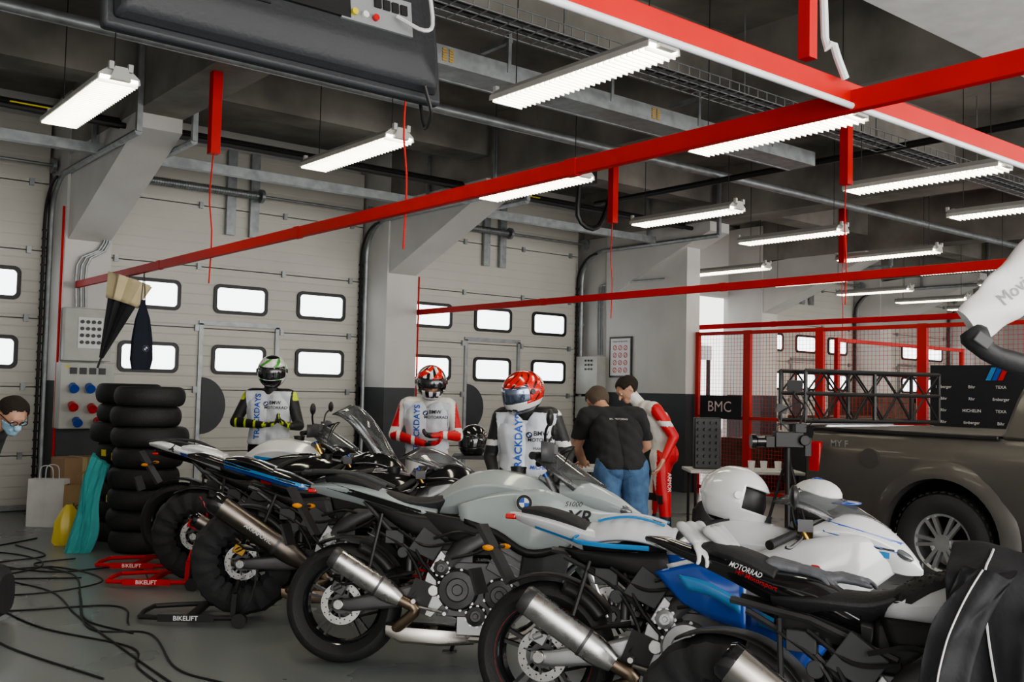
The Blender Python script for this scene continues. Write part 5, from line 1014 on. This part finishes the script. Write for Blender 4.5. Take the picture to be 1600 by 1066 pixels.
# ------------------------------------------------------------------ floor cables
def cable(pts,r=.006,m=black,lab='black power cable snaking across the floor'):
    solo('power_cable',B().tube(cr([(*G(*p),r) for p in pts],len(pts)*10),r,6),m,lab,'cable',group='power cables on the floor')
cable([(-3.6,8.3),(-3.8,8.0),(-3.3,7.6),(-2.9,6.8),(-2.6,6.2),(-2.2,5.9)]); cable([(-4.4,9.3),(-4.6,8.2),(-3.9,7.5),(-3.2,7.0),(-2.7,6.3),(-2.0,5.4),(-1.6,4.9),(-1.2,4.4)]); cable([(-5,8),(-4.2,7.6),(-3.6,7.9),(-3.0,7.4),(-3.3,6.9),(-3.9,6.9),(-4.0,7.3),(-3.2,7.5)])
cable([(-4.8,8.6),(-4.1,8.4),(-3.7,7.9),(-3.9,7.2),(-3.4,6.6),(-2.8,6.0),(-2.1,5.6),(-1.9,5.2),(-1.5,4.7)]); cable([(-4.4,8.9),(-3.9,8.4),(-4.1,8.0),(-3.5,7.7),(-3.0,8.0),(-2.6,7.3)]); cable([(-5,7.4),(-4.2,7.2),(-3.4,6.4),(-2.6,6.6),(-2.3,6.1)]); cable([(-3.0,7.0),(-2.5,6.0),(-2.1,5.9),(-1.7,5.2),(-1.3,4.9),(-.7,4.3),(-.3,4.0)]); cable([(-4.2,6.2),(-3.4,6.1),(-2.7,5.5),(-2.0,5.0)])
x,y=G(-3.95,7.0); E=thing('power_strip','black multi socket power block on the floor','power strip',(x,y,0),20); part(E,'strip_body',B().box((0,0,.03),(.34,.09,.06)),black,bevel=.01)
for xx in(-.1,0,.1): part(E,'strip_socket',B().cyl((xx,0,.06),(xx,0,.065),.025),dgrey)
x,y=G(-3.38,6.15)
E=thing('duffel_bag','black duffel bag lying on the floor','bag',(x,y,0),-39); b=B(); sloft(b,[(-.3,.17,.1,.12),(-.2,.18,.16,.17),(.2,.18,.16,.17),(.3,.17,.1,.12)],0,20,2.6,12); part(E,'bag_body',b,tfab); part(E,'bag_handle',B().tube(cr([(-.12,-.1,.3),(-.05,-.05,.42),(.05,-.05,.42),(.12,-.1,.3)],10),.01,6),black)
# ------------------------------------------------------------------ camera / light
cam=bpy.data.cameras.new('camera'); co=link(bpy.data.objects.new('camera',cam)); sc.camera=co
cam.lens=34.65; cam.sensor_width=36; cam.clip_start=.05
X=Vector((1900,-117,-1540)).normalized(); Y=Vector((-1240,-47,-1540)); Y=(Y-X*Y.dot(X)).normalized(); Z=X.cross(Y)
co.matrix_world=Matrix(((X.x,X.y,X.z,0),(Y.x,Y.y,Y.z,0),(Z.x,Z.y,Z.z,1.5),(0,0,0,1)))
w=bpy.data.worlds.new('w'); sc.world=w; w.use_nodes=True; bg=w.node_tree.nodes['Background']; bg.inputs[0].default_value=(1.,.985,.96,1); bg.inputs[1].default_value=2.3
li=bpy.data.lights.new('daylight_opening','AREA'); li.shape='RECTANGLE'; li.size=22; li.size_y=3.4; li.energy=850; li.color=(1.,.975,.93); lo=link(bpy.data.objects.new('daylight_opening',li)); lo.location=(8,-3.6,2.2); lo.rotation_euler=(math.radians(90),0,0)
try: sc.view_settings.look='AgX - Medium High Contrast'
except Exception as e: print(e)
